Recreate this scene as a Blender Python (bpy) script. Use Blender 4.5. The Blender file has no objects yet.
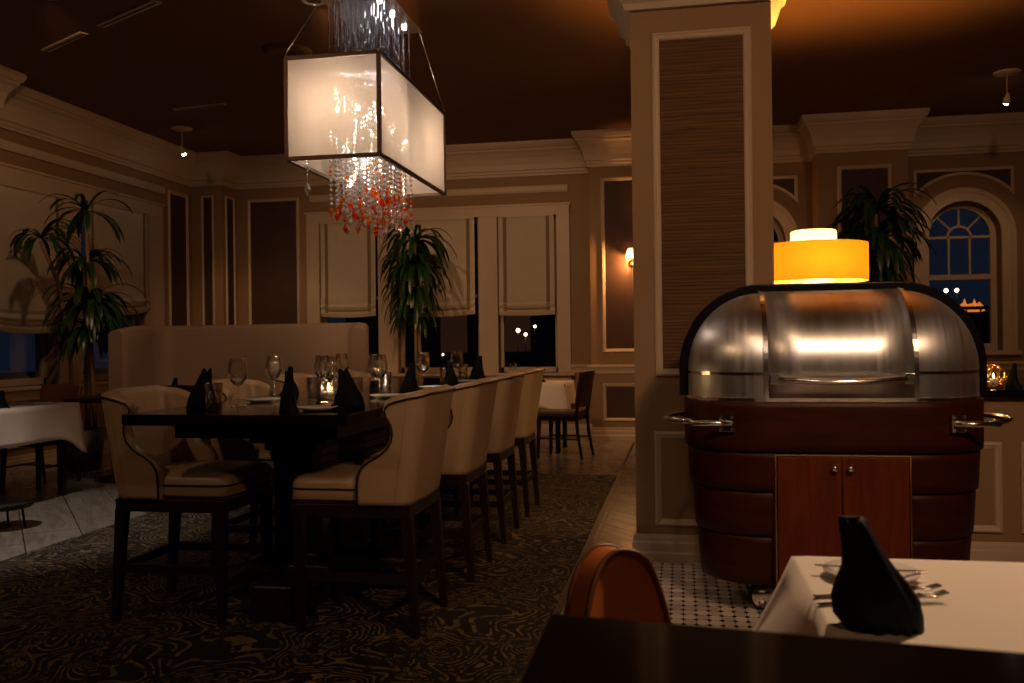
import bpy, bmesh, math, random
from mathutils import Vector, Matrix, Euler
PI = math.pi
R = math.radians
random.seed(7)
scene = bpy.context.scene
col = scene.collection

# ------------------------------------------------------------------ camera, world, exposure
cam_d = bpy.data.cameras.new('camera'); cam = bpy.data.objects.new('camera', cam_d); col.objects.link(cam)
YAW, ROLL = math.atan(168 / 900.0), 0.0125
fw = Vector((-math.sin(YAW), math.cos(YAW), 0)); r0 = Vector((math.cos(YAW), math.sin(YAW), 0)); up = Vector((0, 0, 1))
ri = r0 * math.cos(ROLL) - up * math.sin(ROLL); ui = r0 * math.sin(ROLL) + up * math.cos(ROLL)
m = Matrix((ri, ui, -fw)).transposed().to_4x4(); m.translation = Vector((0, 0, 1.2)); cam.matrix_world = m
cam_d.sensor_width = 36; cam_d.lens = 900 / 1024 * 36; cam_d.clip_start = 0.05; cam_d.clip_end = 200
cam_d.dof.use_dof = True; cam_d.dof.focus_distance = 4.6; cam_d.dof.aperture_fstop = 5.6
scene.camera = cam
w = bpy.data.worlds.new('night_sky'); scene.world = w; w.use_nodes = True
w.node_tree.nodes['Background'].inputs[0].default_value = (0.12, 0.19, 0.38, 1)
w.node_tree.nodes['Background'].inputs[1].default_value = 0.035
scene.view_settings.view_transform = 'Standard'; scene.view_settings.look = 'None'
scene.view_settings.gamma = 1; scene.view_settings.use_curve_mapping = False
scene.view_settings.exposure = 0.0
cy = scene.cycles
cy.use_denoising = True; cy.max_bounces = 12; cy.diffuse_bounces = 4; cy.glossy_bounces = 4; cy.transparent_max_bounces = 24
cy.transmission_bounces = 12; cy.sample_clamp_indirect = 3.0; cy.caustics_reflective = False; cy.caustics_refractive = False
WARM = (1.0, 0.58, 0.30); WHITE = (1.0, 0.86, 0.72)

def lamp(name, kind, loc, power, color, radius=0.05, target=None, cone=60, blend=0.5):
    d = bpy.data.lights.new(name, kind); d.energy = power; d.color = color
    if kind != 'AREA': d.shadow_soft_size = radius
    if kind == 'SPOT': d.spot_size = R(cone); d.spot_blend = blend
    o = bpy.data.objects.new(name, d); col.objects.link(o); o.location = loc
    if target is not None:
        o.rotation_euler = (Vector(target) - Vector(loc)).to_track_quat('-Z', 'Y').to_euler()
    return o

# two hanging spots, then unseen downlights, mostly added to light the room (fixtures are built further down)
SPOTS = [  # lamp position, target, power, cone, colour
    ((-5.62, 9.516), (-5.2, 10.9, 0.6), 40, 70, WARM),
    ((3.09, 9.294), (3.2, 11.2, 1.2), 34, 75, WARM),
    ((-2.6, 6.2), (-3.0, 11.3, 1.2), 150, 75, WARM),
    ((-4.4, 5.7), (-6.3, 9.0, 1.4), 48, 80, WARM),
    ((-0.8, 6.1), (-0.9, 11.0, 1.2), 75, 70, WARM),
    ((1.65, 0.0), (0.25, 4.4, 1.7), 400, 58, WARM),
    ((1.5, 3.1), (0.6, 1.7, 0.75), 280, 42, (1, .64, .38)),
    ((-3.6, 0.6), (-1.9, 4.2, 0.6), 58, 75, WARM),
    ((0.15, -0.4), (0.65, 4.0, 1.10), 36, 24, (1, .84, .74)),  # added unseen spot for the highlight on the steel dome
    ((1.35, -0.4), (0.65, 4.0, 1.10), 36, 24, (1, .84, .74)),  # its twin, also added, widens the dome highlight
    ((0.3, 0.2), (-0.15, 1.55, 0.8), 20, 40, WARM),  # unseen spot added to brighten the tan chair
    ((-0.2, 1.2), (-0.9, 4.6, 0.8), 36, 75, WARM),
    ((-4.1, 3.6), (-4.3, 5.2, 0.0), 250, 44, WHITE),
    ((-3.6, 5.6), (-4.2, 8.3, 1.1), 40, 70, WARM),
    ((2.3, 6.2), (2.2, 10.8, 1.8), 42, 75, WARM),
]
CZ = 3.71

# ------------------------------------------------------------------ mesh helpers
class MB:
    def __init__(s): s.v = []; s.f = []; s.m = []; s.s = []
    def add(s, vs, fs, mat=0, smooth=False, xf=None):
        b = len(s.v)
        for p in vs:
            p = Vector(p); s.v.append(xf @ p if xf is not None else p)
        for f in fs: s.f.append([b + i for i in f]); s.m.append(mat); s.s.append(smooth)
        return s
    def box(s, x0, x1, y0, y1, z0, z1, mat=0, xf=None):
        vs = [(x0, y0, z0), (x1, y0, z0), (x1, y1, z0), (x0, y1, z0), (x0, y0, z1), (x1, y0, z1), (x1, y1, z1), (x0, y1, z1)]
        return s.add(vs, [(0, 3, 2, 1), (4, 5, 6, 7), (0, 1, 5, 4), (1, 2, 6, 5), (2, 3, 7, 6), (3, 0, 4, 7)], mat, False, xf)
    def frustum(s, c0, w0, d0, c1, w1, d1, mat=0):
        vs = []
        for (c, wd, dp) in ((c0, w0, d0), (c1, w1, d1)):
            vs += [(c[0] - wd / 2, c[1] - dp / 2, c[2]), (c[0] + wd / 2, c[1] - dp / 2, c[2]), (c[0] + wd / 2, c[1] + dp / 2, c[2]), (c[0] - wd / 2, c[1] + dp / 2, c[2])]
        return s.add(vs, [(0, 3, 2, 1), (4, 5, 6, 7), (0, 1, 5, 4), (1, 2, 6, 5), (2, 3, 7, 6), (3, 0, 4, 7)], mat)
    def lathe(s, prof, n=24, mat=0, c=(0, 0, 0), smooth=True, closed=False, sx=1, sy=1):
        vs = []; k = len(prof)
        for i in range(n):
            a = 2 * PI * i / n
            for (r, z) in prof: vs.append((c[0] + sx * r * math.cos(a), c[1] + sy * r * math.sin(a), c[2] + z))
        fs = []
        for i in range(n):
            j = (i + 1) % n
            for q in range(k - 1): fs.append((i * k + q, j * k + q, j * k + q + 1, i * k + q + 1))
        return s.add(vs, fs, mat, smooth)
    def tube(s, pts, r, n=8, mat=0, closed=False, smooth=True):
        pts = [Vector(p) for p in pts]; k = len(pts); vs = []; prev = None
        for i, p in enumerate(pts):
            if closed: t = pts[(i + 1) % k] - pts[i - 1]
            else: t = pts[min(i + 1, k - 1)] - pts[max(i - 1, 0)]
            t.normalize()
            if prev is None: a = t.orthogonal().normalized()
            else: a = (prev - t * prev.dot(t)); a = a.normalized() if a.length > 1e-6 else t.orthogonal().normalized()
            prev = a; b = t.cross(a); rr = r[i] if isinstance(r, (list, tuple)) else r
            for q in range(n):
                an = 2 * PI * q / n; vs.append(p + a * rr * math.cos(an) + b * rr * math.sin(an))
        fs = []
        for i in range(k if closed else k - 1):
            j = (i + 1) % k
            for q in range(n): fs.append((i * n + q, i * n + (q + 1) % n, j * n + (q + 1) % n, j * n + q))
        if not closed: fs += [tuple(range(n))[::-1], tuple((k - 1) * n + q for q in range(n))]
        return s.add(vs, fs, mat, smooth)
    def prism(s, poly, z0, z1, mat=0, xf=None, smooth=False):
        n = len(poly); vs = [(p[0], p[1], z0) for p in poly] + [(p[0], p[1], z1) for p in poly]
        s.add(vs, [tuple(range(n))[::-1], tuple(range(n, 2 * n))], mat, False, xf)
        return s.add(vs, [(i, (i + 1) % n, n + (i + 1) % n, n + i) for i in range(n)], mat, smooth, xf)
    def ball(s, c, r, mat=0, nu=10, nv=7, sc=(1, 1, 1), smooth=True):
        prof = [(math.sin(PI * i / nv) * r, -math.cos(PI * i / nv) * r) for i in range(nv + 1)]
        vs = []
        for i in range(nu):
            a = 2 * PI * i / nu
            for (q, z) in prof: vs.append((c[0] + sc[0] * q * math.cos(a), c[1] + sc[1] * q * math.sin(a), c[2] + sc[2] * z))
        k = nv + 1
        return s.add(vs, [(i * k + q, ((i + 1) % nu) * k + q, ((i + 1) % nu) * k + q + 1, i * k + q + 1) for i in range(nu) for q in range(nv)], mat, smooth)
    def grid(s, rows, mat=0, smooth=True, closed_u=False):
        k = len(rows[0]); vs = [p for r_ in rows for p in r_]; fs = []
        for i in range(len(rows) - 1):
            for j in range(k if closed_u else k - 1):
                j2 = (j + 1) % k; fs.append((i * k + j, i * k + j2, (i + 1) * k + j2, (i + 1) * k + j))
        return s.add(vs, fs, mat, smooth)
    def oct(s, c, r, h, mat=0, n=6):      # faceted bead
        vs = [(c[0], c[1], c[2] + h)] + [(c[0] + r * math.cos(2 * PI * i / n), c[1] + r * math.sin(2 * PI * i / n), c[2]) for i in range(n)] + [(c[0], c[1], c[2] - h)]
        fs = []
        for i in range(n): j = (i + 1) % n; fs += [(0, 1 + i, 1 + j), (n + 1, 1 + j, 1 + i)]
        return s.add(vs, fs, mat)
    def build(s, name, mats, parent=None, loc=None, rot=None, bevel=0, seg=2, fix=True, sub=0):
        me = bpy.data.meshes.new(name); me.from_pydata([tuple(p) for p in s.v], [], s.f)
        for mt in (mats if isinstance(mats, (list, tuple)) else [mats]): me.materials.append(mt)
        for i, p in enumerate(me.polygons): p.material_index = s.m[i]; p.use_smooth = s.s[i]
        b = bmesh.new(); b.from_mesh(me); bmesh.ops.remove_doubles(b, verts=b.verts, dist=1e-5)
        if fix: bmesh.ops.recalc_face_normals(b, faces=b.faces)
        b.to_mesh(me); b.free()
        o = bpy.data.objects.new(name, me); col.objects.link(o)
        if parent: o.parent = parent
        if loc: o.location = loc
        if rot: o.rotation_euler = rot
        if bevel:
            q = o.modifiers.new('bevel', 'BEVEL'); q.width = bevel; q.segments = seg; q.limit_method = 'ANGLE'; q.angle_limit = R(35)
            for p in me.polygons: p.use_smooth = True
            q.harden_normals = True
        if sub:
            q = o.modifiers.new('smooth', 'SUBSURF'); q.levels = sub; q.render_levels = sub
        return o

def tag(o, label=None, cat=None, group=None, kind=None):
    if label: o['label'] = label
    if cat: o['category'] = cat
    if group: o['group'] = group
    if kind: o['kind'] = kind
    return o
def thing(name, loc, label, cat, group=None, rz=0):
    o = bpy.data.objects.new(name, None); col.objects.link(o); o.location = loc; o.rotation_euler = (0, 0, rz)
    o.empty_display_size = 0.1
    return tag(o, label, cat, group)
def copy_tree(o, parent=None):
    c = o.copy(); col.objects.link(c); c.parent = parent
    for ch in list(o.children): copy_tree(ch, c)
    return c
def dup(o, loc, rz, label, group=None):
    c = copy_tree(o); c.location = loc; c.rotation_euler = (0, 0, rz); c['label'] = label
    if group: c['group'] = group
    return c

# ------------------------------------------------------------------ materials
def mat(name, color=(.5, .5, .5), rough=.6, metal=0, spec=.5, **kw):
    mt = bpy.data.materials.new(name); mt.use_nodes = True; b = mt.node_tree.nodes['Principled BSDF']
    b.inputs['Base Color'].default_value = (*color, 1); b.inputs['Roughness'].default_value = rough
    b.inputs['Metallic'].default_value = metal; b.inputs['Specular IOR Level'].default_value = spec
    for k, v in kw.items(): b.inputs[k.replace('_', ' ')].default_value = v
    return mt
class NT:
    def __init__(s, mt): s.t = mt.node_tree; s.n = s.t.nodes; s.b = s.n.get('Principled BSDF')
    def new(s, typ, **kw):
        n = s.n.new(typ)
        for k, v in kw.items(): setattr(n, k, v)
        return n
    def link(s, a, b): s.t.links.new(a, b)
    def _in(s, n, i, v):
        if v is None: return
        if hasattr(v, 'links'): s.link(v, n.inputs[i])
        else: n.inputs[i].default_value = v
    def math(s, op, a, b=None, c=None):
        n = s.new('ShaderNodeMath', operation=op); s._in(n, 0, a); s._in(n, 1, b); s._in(n, 2, c); return n.outputs[0]
    def pos(s): return s.new('ShaderNodeTexCoord').outputs['Object']
    def mapping(s, v, scale=(1, 1, 1), rot=(0, 0, 0), loc=(0, 0, 0)):
        n = s.new('ShaderNodeMapping'); s.link(v, n.inputs[0]); n.inputs['Scale'].default_value = scale; n.inputs['Rotation'].default_value = rot; n.inputs['Location'].default_value = loc; return n.outputs[0]
    def noise(s, v, scale, detail=3, rough=.55, dist=0):
        n = s.new('ShaderNodeTexNoise'); s.link(v, n.inputs['Vector']); n.inputs['Scale'].default_value = scale; n.inputs['Detail'].default_value = detail; n.inputs['Roughness'].default_value = rough; n.inputs['Distortion'].default_value = dist; return n
    def ramp(s, f, stops):
        n = s.new('ShaderNodeValToRGB'); s.link(f, n.inputs[0]); e = n.color_ramp.elements
        while len(e) < len(stops): e.new(0.5)
        for i, (p, c) in enumerate(stops): e[i].position = p; e[i].color = (*c, 1)
        return n.outputs[0]
    def mix(s, f, a, b):
        n = s.new('ShaderNodeMix', data_type='RGBA'); s._in(n, 0, f)
        for i, v in ((6, a), (7, b)):
            if hasattr(v, 'links'): s.link(v, n.inputs[i])
            else: n.inputs[i].default_value = (*v, 1)
        return n.outputs[2]
    def bump(s, h, strength=.3, dist=.01):
        n = s.new('ShaderNodeBump'); s.link(h, n.inputs['Height']); n.inputs['Strength'].default_value = strength; n.inputs['Distance'].default_value = dist; s.link(n.outputs[0], s.b.inputs['Normal'])

def noisy(name, c1, c2, scale, rough=.6, bump=0, stretch=(1, 1, 1), bscale=None, **kw):
    mt = mat(name, c1, rough, **kw); t = NT(mt); v = t.mapping(t.pos(), stretch)
    n = t.noise(v, scale, 4); t.link(t.ramp(n.outputs[0], [(.3, c1), (.7, c2)]), t.b.inputs['Base Color'])
    if bump:
        h = t.noise(v, bscale or scale * 3, 4).outputs[0]; t.bump(h, bump, .004)
    return mt
M = {}
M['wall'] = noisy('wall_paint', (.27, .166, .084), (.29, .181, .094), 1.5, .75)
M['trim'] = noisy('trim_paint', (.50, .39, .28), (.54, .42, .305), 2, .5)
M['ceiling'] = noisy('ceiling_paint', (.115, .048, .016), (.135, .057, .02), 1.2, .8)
M['panel'] = noisy('panel_wallcover', (.048, .021, .010), (.060, .026, .012), 6, .7, .3, (1, 1, 1), 60)
M['linen'] = noisy('shade_linen', (.50, .43, .33), (.55, .47, .365), 4, .85, .15, (1, 1, 1), 220)
M['band'] = noisy('shade_band', (.20, .135, .08), (.23, .155, .09), 5, .85)
M['leather'] = noisy('cream_leather', (.37, .26, .165), (.41, .29, .185), 3, .40, .12, (1, 1, 1), 90)
M['banquette'] = noisy('banquette_fabric', (.22, .155, .115), (.24, .17, .125), 3, .7, .15, (1, 1, 1), 120)
M['nail'] = mat('dark_nailhead', (.03, .018, .012), .4, .6)
M['espresso'] = noisy('espresso_wood', (.013, .006, .004), (.022, .010, .006), 4, .36, 0, (8, 8, 1), spec=.3)
M['blacktop'] = noisy('black_tabletop', (.004, .003, .0025), (.007, .005, .004), 5, .10, 0, (1, 6, 1), spec=.14)
M['cloth'] = noisy('white_tablecloth', (.74, .66, .58), (.78, .70, .61), 3, .85, .2, (1, 1, 1), 8)
M['napkin'] = noisy('black_napkin', (.0028, .0030, .0042), (.0045, .0048, .0062), 6, .7, .2, (1, 1, 1), 90, spec=.12)
M['china'] = mat('white_china', (.75, .72, .68), .18)
M['chrome'] = mat('chrome', (.93, .90, .86), .16, 1)
M['silver'] = mat('silver_cutlery', (.62, .58, .52), .2, 1)
M['blackmetal'] = mat('black_metal', (.006, .0055, .006), .22, .0, .3)
M['brown_metal'] = mat('bronze_frame', (.07, .04, .025), .4, .7)
M['tan_leather'] = noisy('tan_leather', (.48, .135, .024), (.54, .155, .030), 5, .38, .12, (1, 1, 1), 120)
M['tan_dark'] = mat('tan_leather_piping', (.16, .045, .012), .4)
M['brown_leather'] = noisy('brown_leather', (.10, .030, .014), (.13, .040, .018), 5, .38)
M['leaf'] = noisy('leaf_green', (.008, .030, .006), (.018, .055, .010), 9, .34)
M['cane'] = noisy('cane_bark', (.22, .13, .06), (.30, .18, .085), 12, .8, .4, (1, 1, 8), 20)
M['pot'] = mat('planter_black', (.02, .016, .014), .5)
M['soil'] = noisy('soil', (.02, .012, .008), (.04, .025, .015), 20, .95)
M['white_plastic'] = mat('white_enamel', (.6, .52, .45), .45)
M['brass'] = mat('brass_wire', (.75, .42, .14), .22, 1)
M['outdoor'] = noisy('night_ground', (.02, .02, .022), (.03, .03, .033), 1, .8)
M['brick_far'] = noisy('far_building', (.05, .03, .025), (.07, .04, .03), 2, .9)

# main grasscloth on pillar
mt = mat('grasscloth', (.2, .1, .05), .75); t = NT(mt); p = t.pos()
n1 = t.noise(t.mapping(p, (2.0, 2.0, 50)), 1.3, 3, .6); n2 = t.noise(t.mapping(p, (5, 5, 120)), 1, 2)
t.link(t.ramp(n1.outputs[0], [(.32, (.058, .023, .0055)), (.5, (.088, .037, .009)), (.68, (.12, .053, .014))]), t.b.inputs['Base Color']); rb = t.new('ShaderNodeSeparateXYZ'); t.link(p, rb.inputs[0])
wv = t.math('SINE', t.math('MULTIPLY', t.math('ADD', rb.outputs[2], t.math('MULTIPLY', n1.outputs[0], .035)), 330))
hh_ = t.math('ADD', t.math('MULTIPLY', wv, .17), n1.outputs[0])
t.link(t.ramp(hh_, [(.15, (.050, .020, .0045)), (.5, (.098, .042, .0095)), (.85, (.145, .066, .017))]), t.b.inputs['Base Color']); t.bump(hh_, .8, .006); M['grass'] = mt
# mahogany
mt = mat('mahogany', (.1, .02, .01), .40, 0, .15, Coat_Weight=.05, Coat_Roughness=.2); t = NT(mt); p = t.pos()
n1 = t.noise(t.mapping(p, (9, 9, 1.1)), 2.2, 5, .6, .6)
t.link(t.ramp(n1.outputs[0], [(.3, (.070, .0110, .0020)), (.55, (.105, .018, .0035)), (.75, (.14, .027, .0055))]), t.b.inputs['Base Color']); M['mahogany'] = mt
mt = mat('mahogany_dark', (.04, .01, .006), .45, 0, .16, Coat_Weight=.04, Coat_Roughness=.25); t = NT(mt); p = t.pos()
n1 = t.noise(t.mapping(p, (2, 2, 12)), 2.2, 5, .6, .4)
t.link(t.ramp(n1.outputs[0], [(.3, (.024, .0036, .0008)), (.7, (.046, .0078, .0018))]), t.b.inputs['Base Color']); M['mahogany_dark'] = mt
# brushed stainless
mt = mat('brushed_steel', (.70, .66, .62), .30, 1, Anisotropic=.6); t = NT(mt); p = t.pos()
n1 = t.noise(t.mapping(p, (55, .6, .6)), 1, 3, .6)
t.link(t.ramp(n1.outputs[0], [(.3, (.31,) * 3), (.7, (.40,) * 3)]), t.b.inputs['Roughness'])
n2 = t.noise(t.mapping(p, (16, .5, .5)), 1, 3, .6)
t.link(t.ramp(n2.outputs[0], [(.3, (.76, .76, .77)), (.7, (.92, .92, .94))]), t.b.inputs['Base Color']); M['steel'] = mt
# marble floor, diagonal tiles
mt = mat('marble_tile', (.4, .35, .3), .22); t = NT(mt); p = t.pos()
v = t.mapping(p, (1, 1, 1), (0, 0, R(49.3)), (0, .16, 0))
br = t.new('ShaderNodeTexBrick'); t.link(v, br.inputs['Vector']); br.offset = .5
for k, q in (('Scale', 1), ('Mortar Size', .004), ('Mortar Smooth', .1), ('Brick Width', .66), ('Row Height', .33), ('Bias', 0)): br.inputs[k].default_value = q
br.inputs['Color1'].default_value = (.25, .225, .205, 1); br.inputs['Color2'].default_value = (.30, .27, .245, 1); br.inputs['Mortar'].default_value = (.03, .024, .02, 1)
vn = t.noise(t.mapping(v, (.8, 5, 1)), 2.4, 6, .62, .8)
c = t.mix(t.ramp(vn.outputs[0], [(.42, (0, 0, 0)), (.60, (1, 1, 1))]), br.outputs['Color'], (.20, .165, .13))
c = t.mix(br.outputs['Fac'], c, (.03, .024, .02)); t.link(c, t.b.inputs['Base Color']); M['marble'] = mt
# octagon and dot mosaic
mt = mat('mosaic_tile', (.5, .45, .4), .16); t = NT(mt); p = t.pos(); S = .054
sx = t.new('ShaderNodeSeparateXYZ'); t.link(p, sx.inputs[0])
ux = t.math('DIVIDE', sx.outputs[0], S); uy = t.math('DIVIDE', sx.outputs[1], S * 1.25)
fx = t.math('ABSOLUTE', t.math('SUBTRACT', t.math('FRACT', ux), .5)); fy = t.math('ABSOLUTE', t.math('SUBTRACT', t.math('FRACT', uy), .5))
dot = t.math('GREATER_THAN', t.math('ADD', fx, fy), .745)
gr = t.math('MAXIMUM', t.math('GREATER_THAN', fx, .475), t.math('GREATER_THAN', fy, .48))
cb = t.new('ShaderNodeCombineXYZ'); t.link(t.math('FLOOR', ux), cb.inputs[0]); t.link(t.math('FLOOR', uy), cb.inputs[1])
wn = t.new('ShaderNodeTexWhiteNoise', noise_dimensions='2D'); t.link(cb.outputs[0], wn.inputs['Vector'])
c = t.ramp(wn.outputs[0], [(0, (.46, .40, .37)), (.5, (.60, .54, .50)), (1, (.75, .69, .64))])
c = t.mix(gr, c, (.12, .10, .085)); c = t.mix(dot, c, (.012, .010, .010)); t.link(c, t.b.inputs['Base Color']); M['mosaic'] = mt
# paisley carpet
mt = mat('paisley_carpet', (.02, .015, .01), .8, 0, .35); t = NT(mt); p = t.pos()
nz = t.noise(p, 1.5, 2, .5)
vm = t.new('ShaderNodeVectorMath', operation='MULTIPLY_ADD'); t.link(nz.outputs['Color'], vm.inputs[0]); vm.inputs[1].default_value = (.7, .7, 0); t.link(p, vm.inputs[2])
vo = t.new('ShaderNodeTexVoronoi', feature='SMOOTH_F1'); t.link(vm.outputs[0], vo.inputs['Vector']); vo.inputs['Scale'].default_value = 3.3; vo.inputs['Smoothness'].default_value = .25
ring = t.math('SINE', t.math('MULTIPLY', vo.outputs['Distance'], 80))
l1 = t.math('GREATER_THAN', ring, .55)
nz2 = t.noise(vm.outputs[0], 6, 4, .65, 2.4); l2 = t.math('LESS_THAN', t.math('ABSOLUTE', t.math('SUBTRACT', nz2.outputs[0], .5)), .03)
nz3 = t.noise(vm.outputs[0], 3.3, 2, .5); msk = t.math('GREATER_THAN', nz3.outputs[0], .45)
pat = t.math('MAXIMUM', t.math('MULTIPLY', l1, msk), t.math('MULTIPLY', l2, t.math('SUBTRACT', 1, msk)))
nz4 = t.noise(p, 26, 2); pat = t.math('MULTIPLY', pat, t.math('GREATER_THAN', nz4.outputs[0], .44))
lc = t.ramp(t.noise(p, 3.5, 2).outputs[0], [(.35, (.22, .14, .07)), (.55, (.13, .108, .05)), (.7, (.25, .165, .11))])
bc = t.ramp(t.noise(p, 90, 2).outputs[0], [(.3, (.006, .005, .005)), (.7, (.014, .010, .009))])
t.link(t.mix(pat, bc, lc), t.b.inputs['Base Color']); t.bump(t.noise(p, 260, 2).outputs[0], .6, .004); M['rug'] = mt

def thin_glass(name, color=(1, 1, 1), blend=.25, base=.03, rough=.02, tint=(1, 1, 1), edge=.75, power=2.2):
    mt = bpy.data.materials.new(name); mt.use_nodes = True; nt = mt.node_tree; nt.nodes.clear()
    o = nt.nodes.new('ShaderNodeOutputMaterial'); tr = nt.nodes.new('ShaderNodeBsdfTransparent'); g = nt.nodes.new('ShaderNodeBsdfGlossy')
    mx = nt.nodes.new('ShaderNodeMixShader'); fr = nt.nodes.new('ShaderNodeLayerWeight'); fr.inputs[0].default_value = blend
    pw = nt.nodes.new('ShaderNodeMath'); pw.operation = 'POWER'; pw.inputs[1].default_value = power
    ad = nt.nodes.new('ShaderNodeMath'); ad.operation = 'MULTIPLY_ADD'; ad.inputs[1].default_value = edge; ad.inputs[2].default_value = base; ad.use_clamp = True
    tr.inputs[0].default_value = (*tint, 1); g.inputs[0].default_value = (*color, 1); g.inputs[1].default_value = rough
    L = nt.links.new; L(fr.outputs['Facing'], pw.inputs[0]); L(pw.outputs[0], ad.inputs[0]); L(ad.outputs[0], mx.inputs[0]); L(tr.outputs[0], mx.inputs[1]); L(g.outputs[0], mx.inputs[2]); L(mx.outputs[0], o.inputs[0])
    return mt
M['glass'] = thin_glass('clear_glass', blend=.5, base=.07, rough=.06, edge=1.6, power=1.8)
M['pane'] = thin_glass('window_glass', base=.02, tint=(.9, .93, .95))
M['crystal'] = thin_glass('crystal', (1, .97, .93), .5, .42, .06, (.96, .96, .97))
M['rod'] = thin_glass('glass_rod', (.80, .86, 1), .5, .34, .07, (.72, .75, .8))
def jewel(name, tint):
    return thin_glass(name, (1, .55, .25), .4, .16, .06, tint)

def gem(name, tint, body, glint, amt):
    mt = thin_glass(name, glint, .5, .60 if amt < .3 else .12, .12 if amt < .3 else .06, tint); nt = mt.node_tree; L = nt.links.new
    o = [n for n in nt.nodes if n.type == 'OUTPUT_MATERIAL'][0]; src = o.inputs[0].links[0].from_socket
    tl = nt.nodes.new('ShaderNodeBsdfTranslucent'); d = nt.nodes.new('ShaderNodeBsdfDiffuse'); m1 = nt.nodes.new('ShaderNodeMixShader'); m2 = nt.nodes.new('ShaderNodeMixShader')
    tl.inputs[0].default_value = (*body, 1); d.inputs[0].default_value = (*body, 1); m2.inputs[0].default_value = amt
    L(tl.outputs[0], m1.inputs[1]); L(d.outputs[0], m1.inputs[2]); L(src, m2.inputs[1]); L(m1.outputs[0], m2.inputs[2]); L(m2.outputs[0], o.inputs[0]); return mt
M['amber'] = gem('amber_crystal', (1, .45, .05), (1, .30, .0), (1, .7, .4), .34); M['ruby'] = gem('red_crystal', (1, .15, .01), (.90, .11, .0), (1, .5, .2), .4)
M['crystal'] = gem('clear_crystal', (.97, .97, .98), (.97, .95, .92), (1, .97, .93), .16)
def emit(name, color, s):
    mt = bpy.data.materials.new(name); mt.use_nodes = True; nt = mt.node_tree; b = nt.nodes['Principled BSDF']
    b.inputs['Base Color'].default_value = (*color, 1); b.inputs['Emission Color'].default_value = (*color, 1); b.inputs['Emission Strength'].default_value = s; return mt
M['bulb'] = emit('lamp_bulb', (1, .86, .7), 30); M['bulbwarm'] = emit('sconce_bulb', (1, .6, .28), 6)
M['flame'] = emit('flame', (1, .62, .25), 18)
M['street'] = emit('street_lamp_glow', (1, .72, .45), 6); M['fire'] = emit('fire_glow', (1, .24, .03), .75); M['blue_lamp'] = emit('blue_lamp_glow', (.5, .7, 1), 2.5)
def shade_mat(name, color, transp, em=None, es=0):
    mt = bpy.data.materials.new(name); mt.use_nodes = True; nt = mt.node_tree; nt.nodes.clear(); L = nt.links.new
    o = nt.nodes.new('ShaderNodeOutputMaterial'); d = nt.nodes.new('ShaderNodeBsdfDiffuse'); tl = nt.nodes.new('ShaderNodeBsdfTranslucent'); tr = nt.nodes.new('ShaderNodeBsdfTransparent')
    d.inputs[0].default_value = (*color, 1); tl.inputs[0].default_value = (*color, 1)
    m1 = nt.nodes.new('ShaderNodeMixShader'); m1.inputs[0].default_value = .5; m2 = nt.nodes.new('ShaderNodeMixShader'); m2.inputs[0].default_value = transp
    L(d.outputs[0], m1.inputs[1]); L(tl.outputs[0], m1.inputs[2]); L(m1.outputs[0], m2.inputs[1]); L(tr.outputs[0], m2.inputs[2])
    if em:
        e = nt.nodes.new('ShaderNodeEmission'); e.inputs[0].default_value = (*em, 1); e.inputs[1].default_value = es
        a = nt.nodes.new('ShaderNodeAddShader'); L(m2.outputs[0], a.inputs[0]); L(e.outputs[0], a.inputs[1]); L(a.outputs[0], o.inputs[0])
    else: L(m2.outputs[0], o.inputs[0])
    return mt
M['organza'] = shade_mat('organza_shade', (.80, .68, .56), .30)
M['lampshade'] = shade_mat('yellow_drum_shade', (.97, .63, .13), 0)
M['lamp_inner'] = shade_mat('cream_diffuser', (.95, .88, .66), 0)
M['sconce_shade'] = shade_mat('sconce_shade', (.9, .75, .55), 0)

# ------------------------------------------------------------------ room shell
def struct(o): o['kind'] = 'structure'; return o
struct(MB().box(-6.7, 4.9, -3.2, 11.9, -.1, 0).build('floor', M['marble']))
struct(MB().box(-.20, 4.6, 1.0, 4.93, 0, .004).build('floor_mosaic', M['mosaic']))
struct(MB().box(-.56, -.53, 1.0, 10.6, 0, .0025).box(-.505, -.500, 1.0, 8.2, 0, .0026).build('trim_1', M['espresso']))
struct(MB().box(-3.74, -.565, 1.6, 7.96, 0, .012).build('floor_carpet', M['rug'], bevel=.004))
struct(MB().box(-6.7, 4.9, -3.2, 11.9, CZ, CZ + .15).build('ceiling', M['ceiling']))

def wall_x(mb, x0, x1, y0, y1, z0, z1, holes):   # wall along Y with holes (ya, yb, za, zb)
    ys = y0
    for (a, b, c, d) in sorted(holes):
        mb.box(x0, x1, ys, a, z0, z1); mb.box(x0, x1, a, b, z0, c); mb.box(x0, x1, a, b, d, z1); ys = b
    mb.box(x0, x1, ys, y1, z0, z1)
def wall_y(mb, x0, x1, y0, y1, z0, z1, holes):
    xs = x0
    for (a, b, c, d) in sorted(holes):
        mb.box(xs, a, y0, y1, z0, z1); mb.box(a, b, y0, y1, z0, c); mb.box(a, b, y0, y1, d, z1); xs = b
    mb.box(xs, x1, y0, y1, z0, z1)
LW = [(7.30, 8.30, .82, 2.78), (8.66, 9.86, .82, 2.78)]
mb = MB(); wall_x(mb, -6.6, -6.35, -3.2, 11.55, 0, CZ, LW); mb.box(-6.35, -6.08, -3.2, 7.15, 0, CZ); mb.box(-6.35, -5.9, 10.95, 11.3, 0, CZ)
struct(mb.build('wall_left', M['wall']))
BW = [(-4.69, -3.88, .80, 2.80), (-3.62, -2.53, .80, 2.80), (-2.28, -1.52, .80, 2.80)]
mb = MB(); wall_y(mb, -6.35, -.06, 11.3, 11.55, 0, CZ, BW); mb.box(-1.06, -.06, 10.91, 11.3, 0, CZ)
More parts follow.
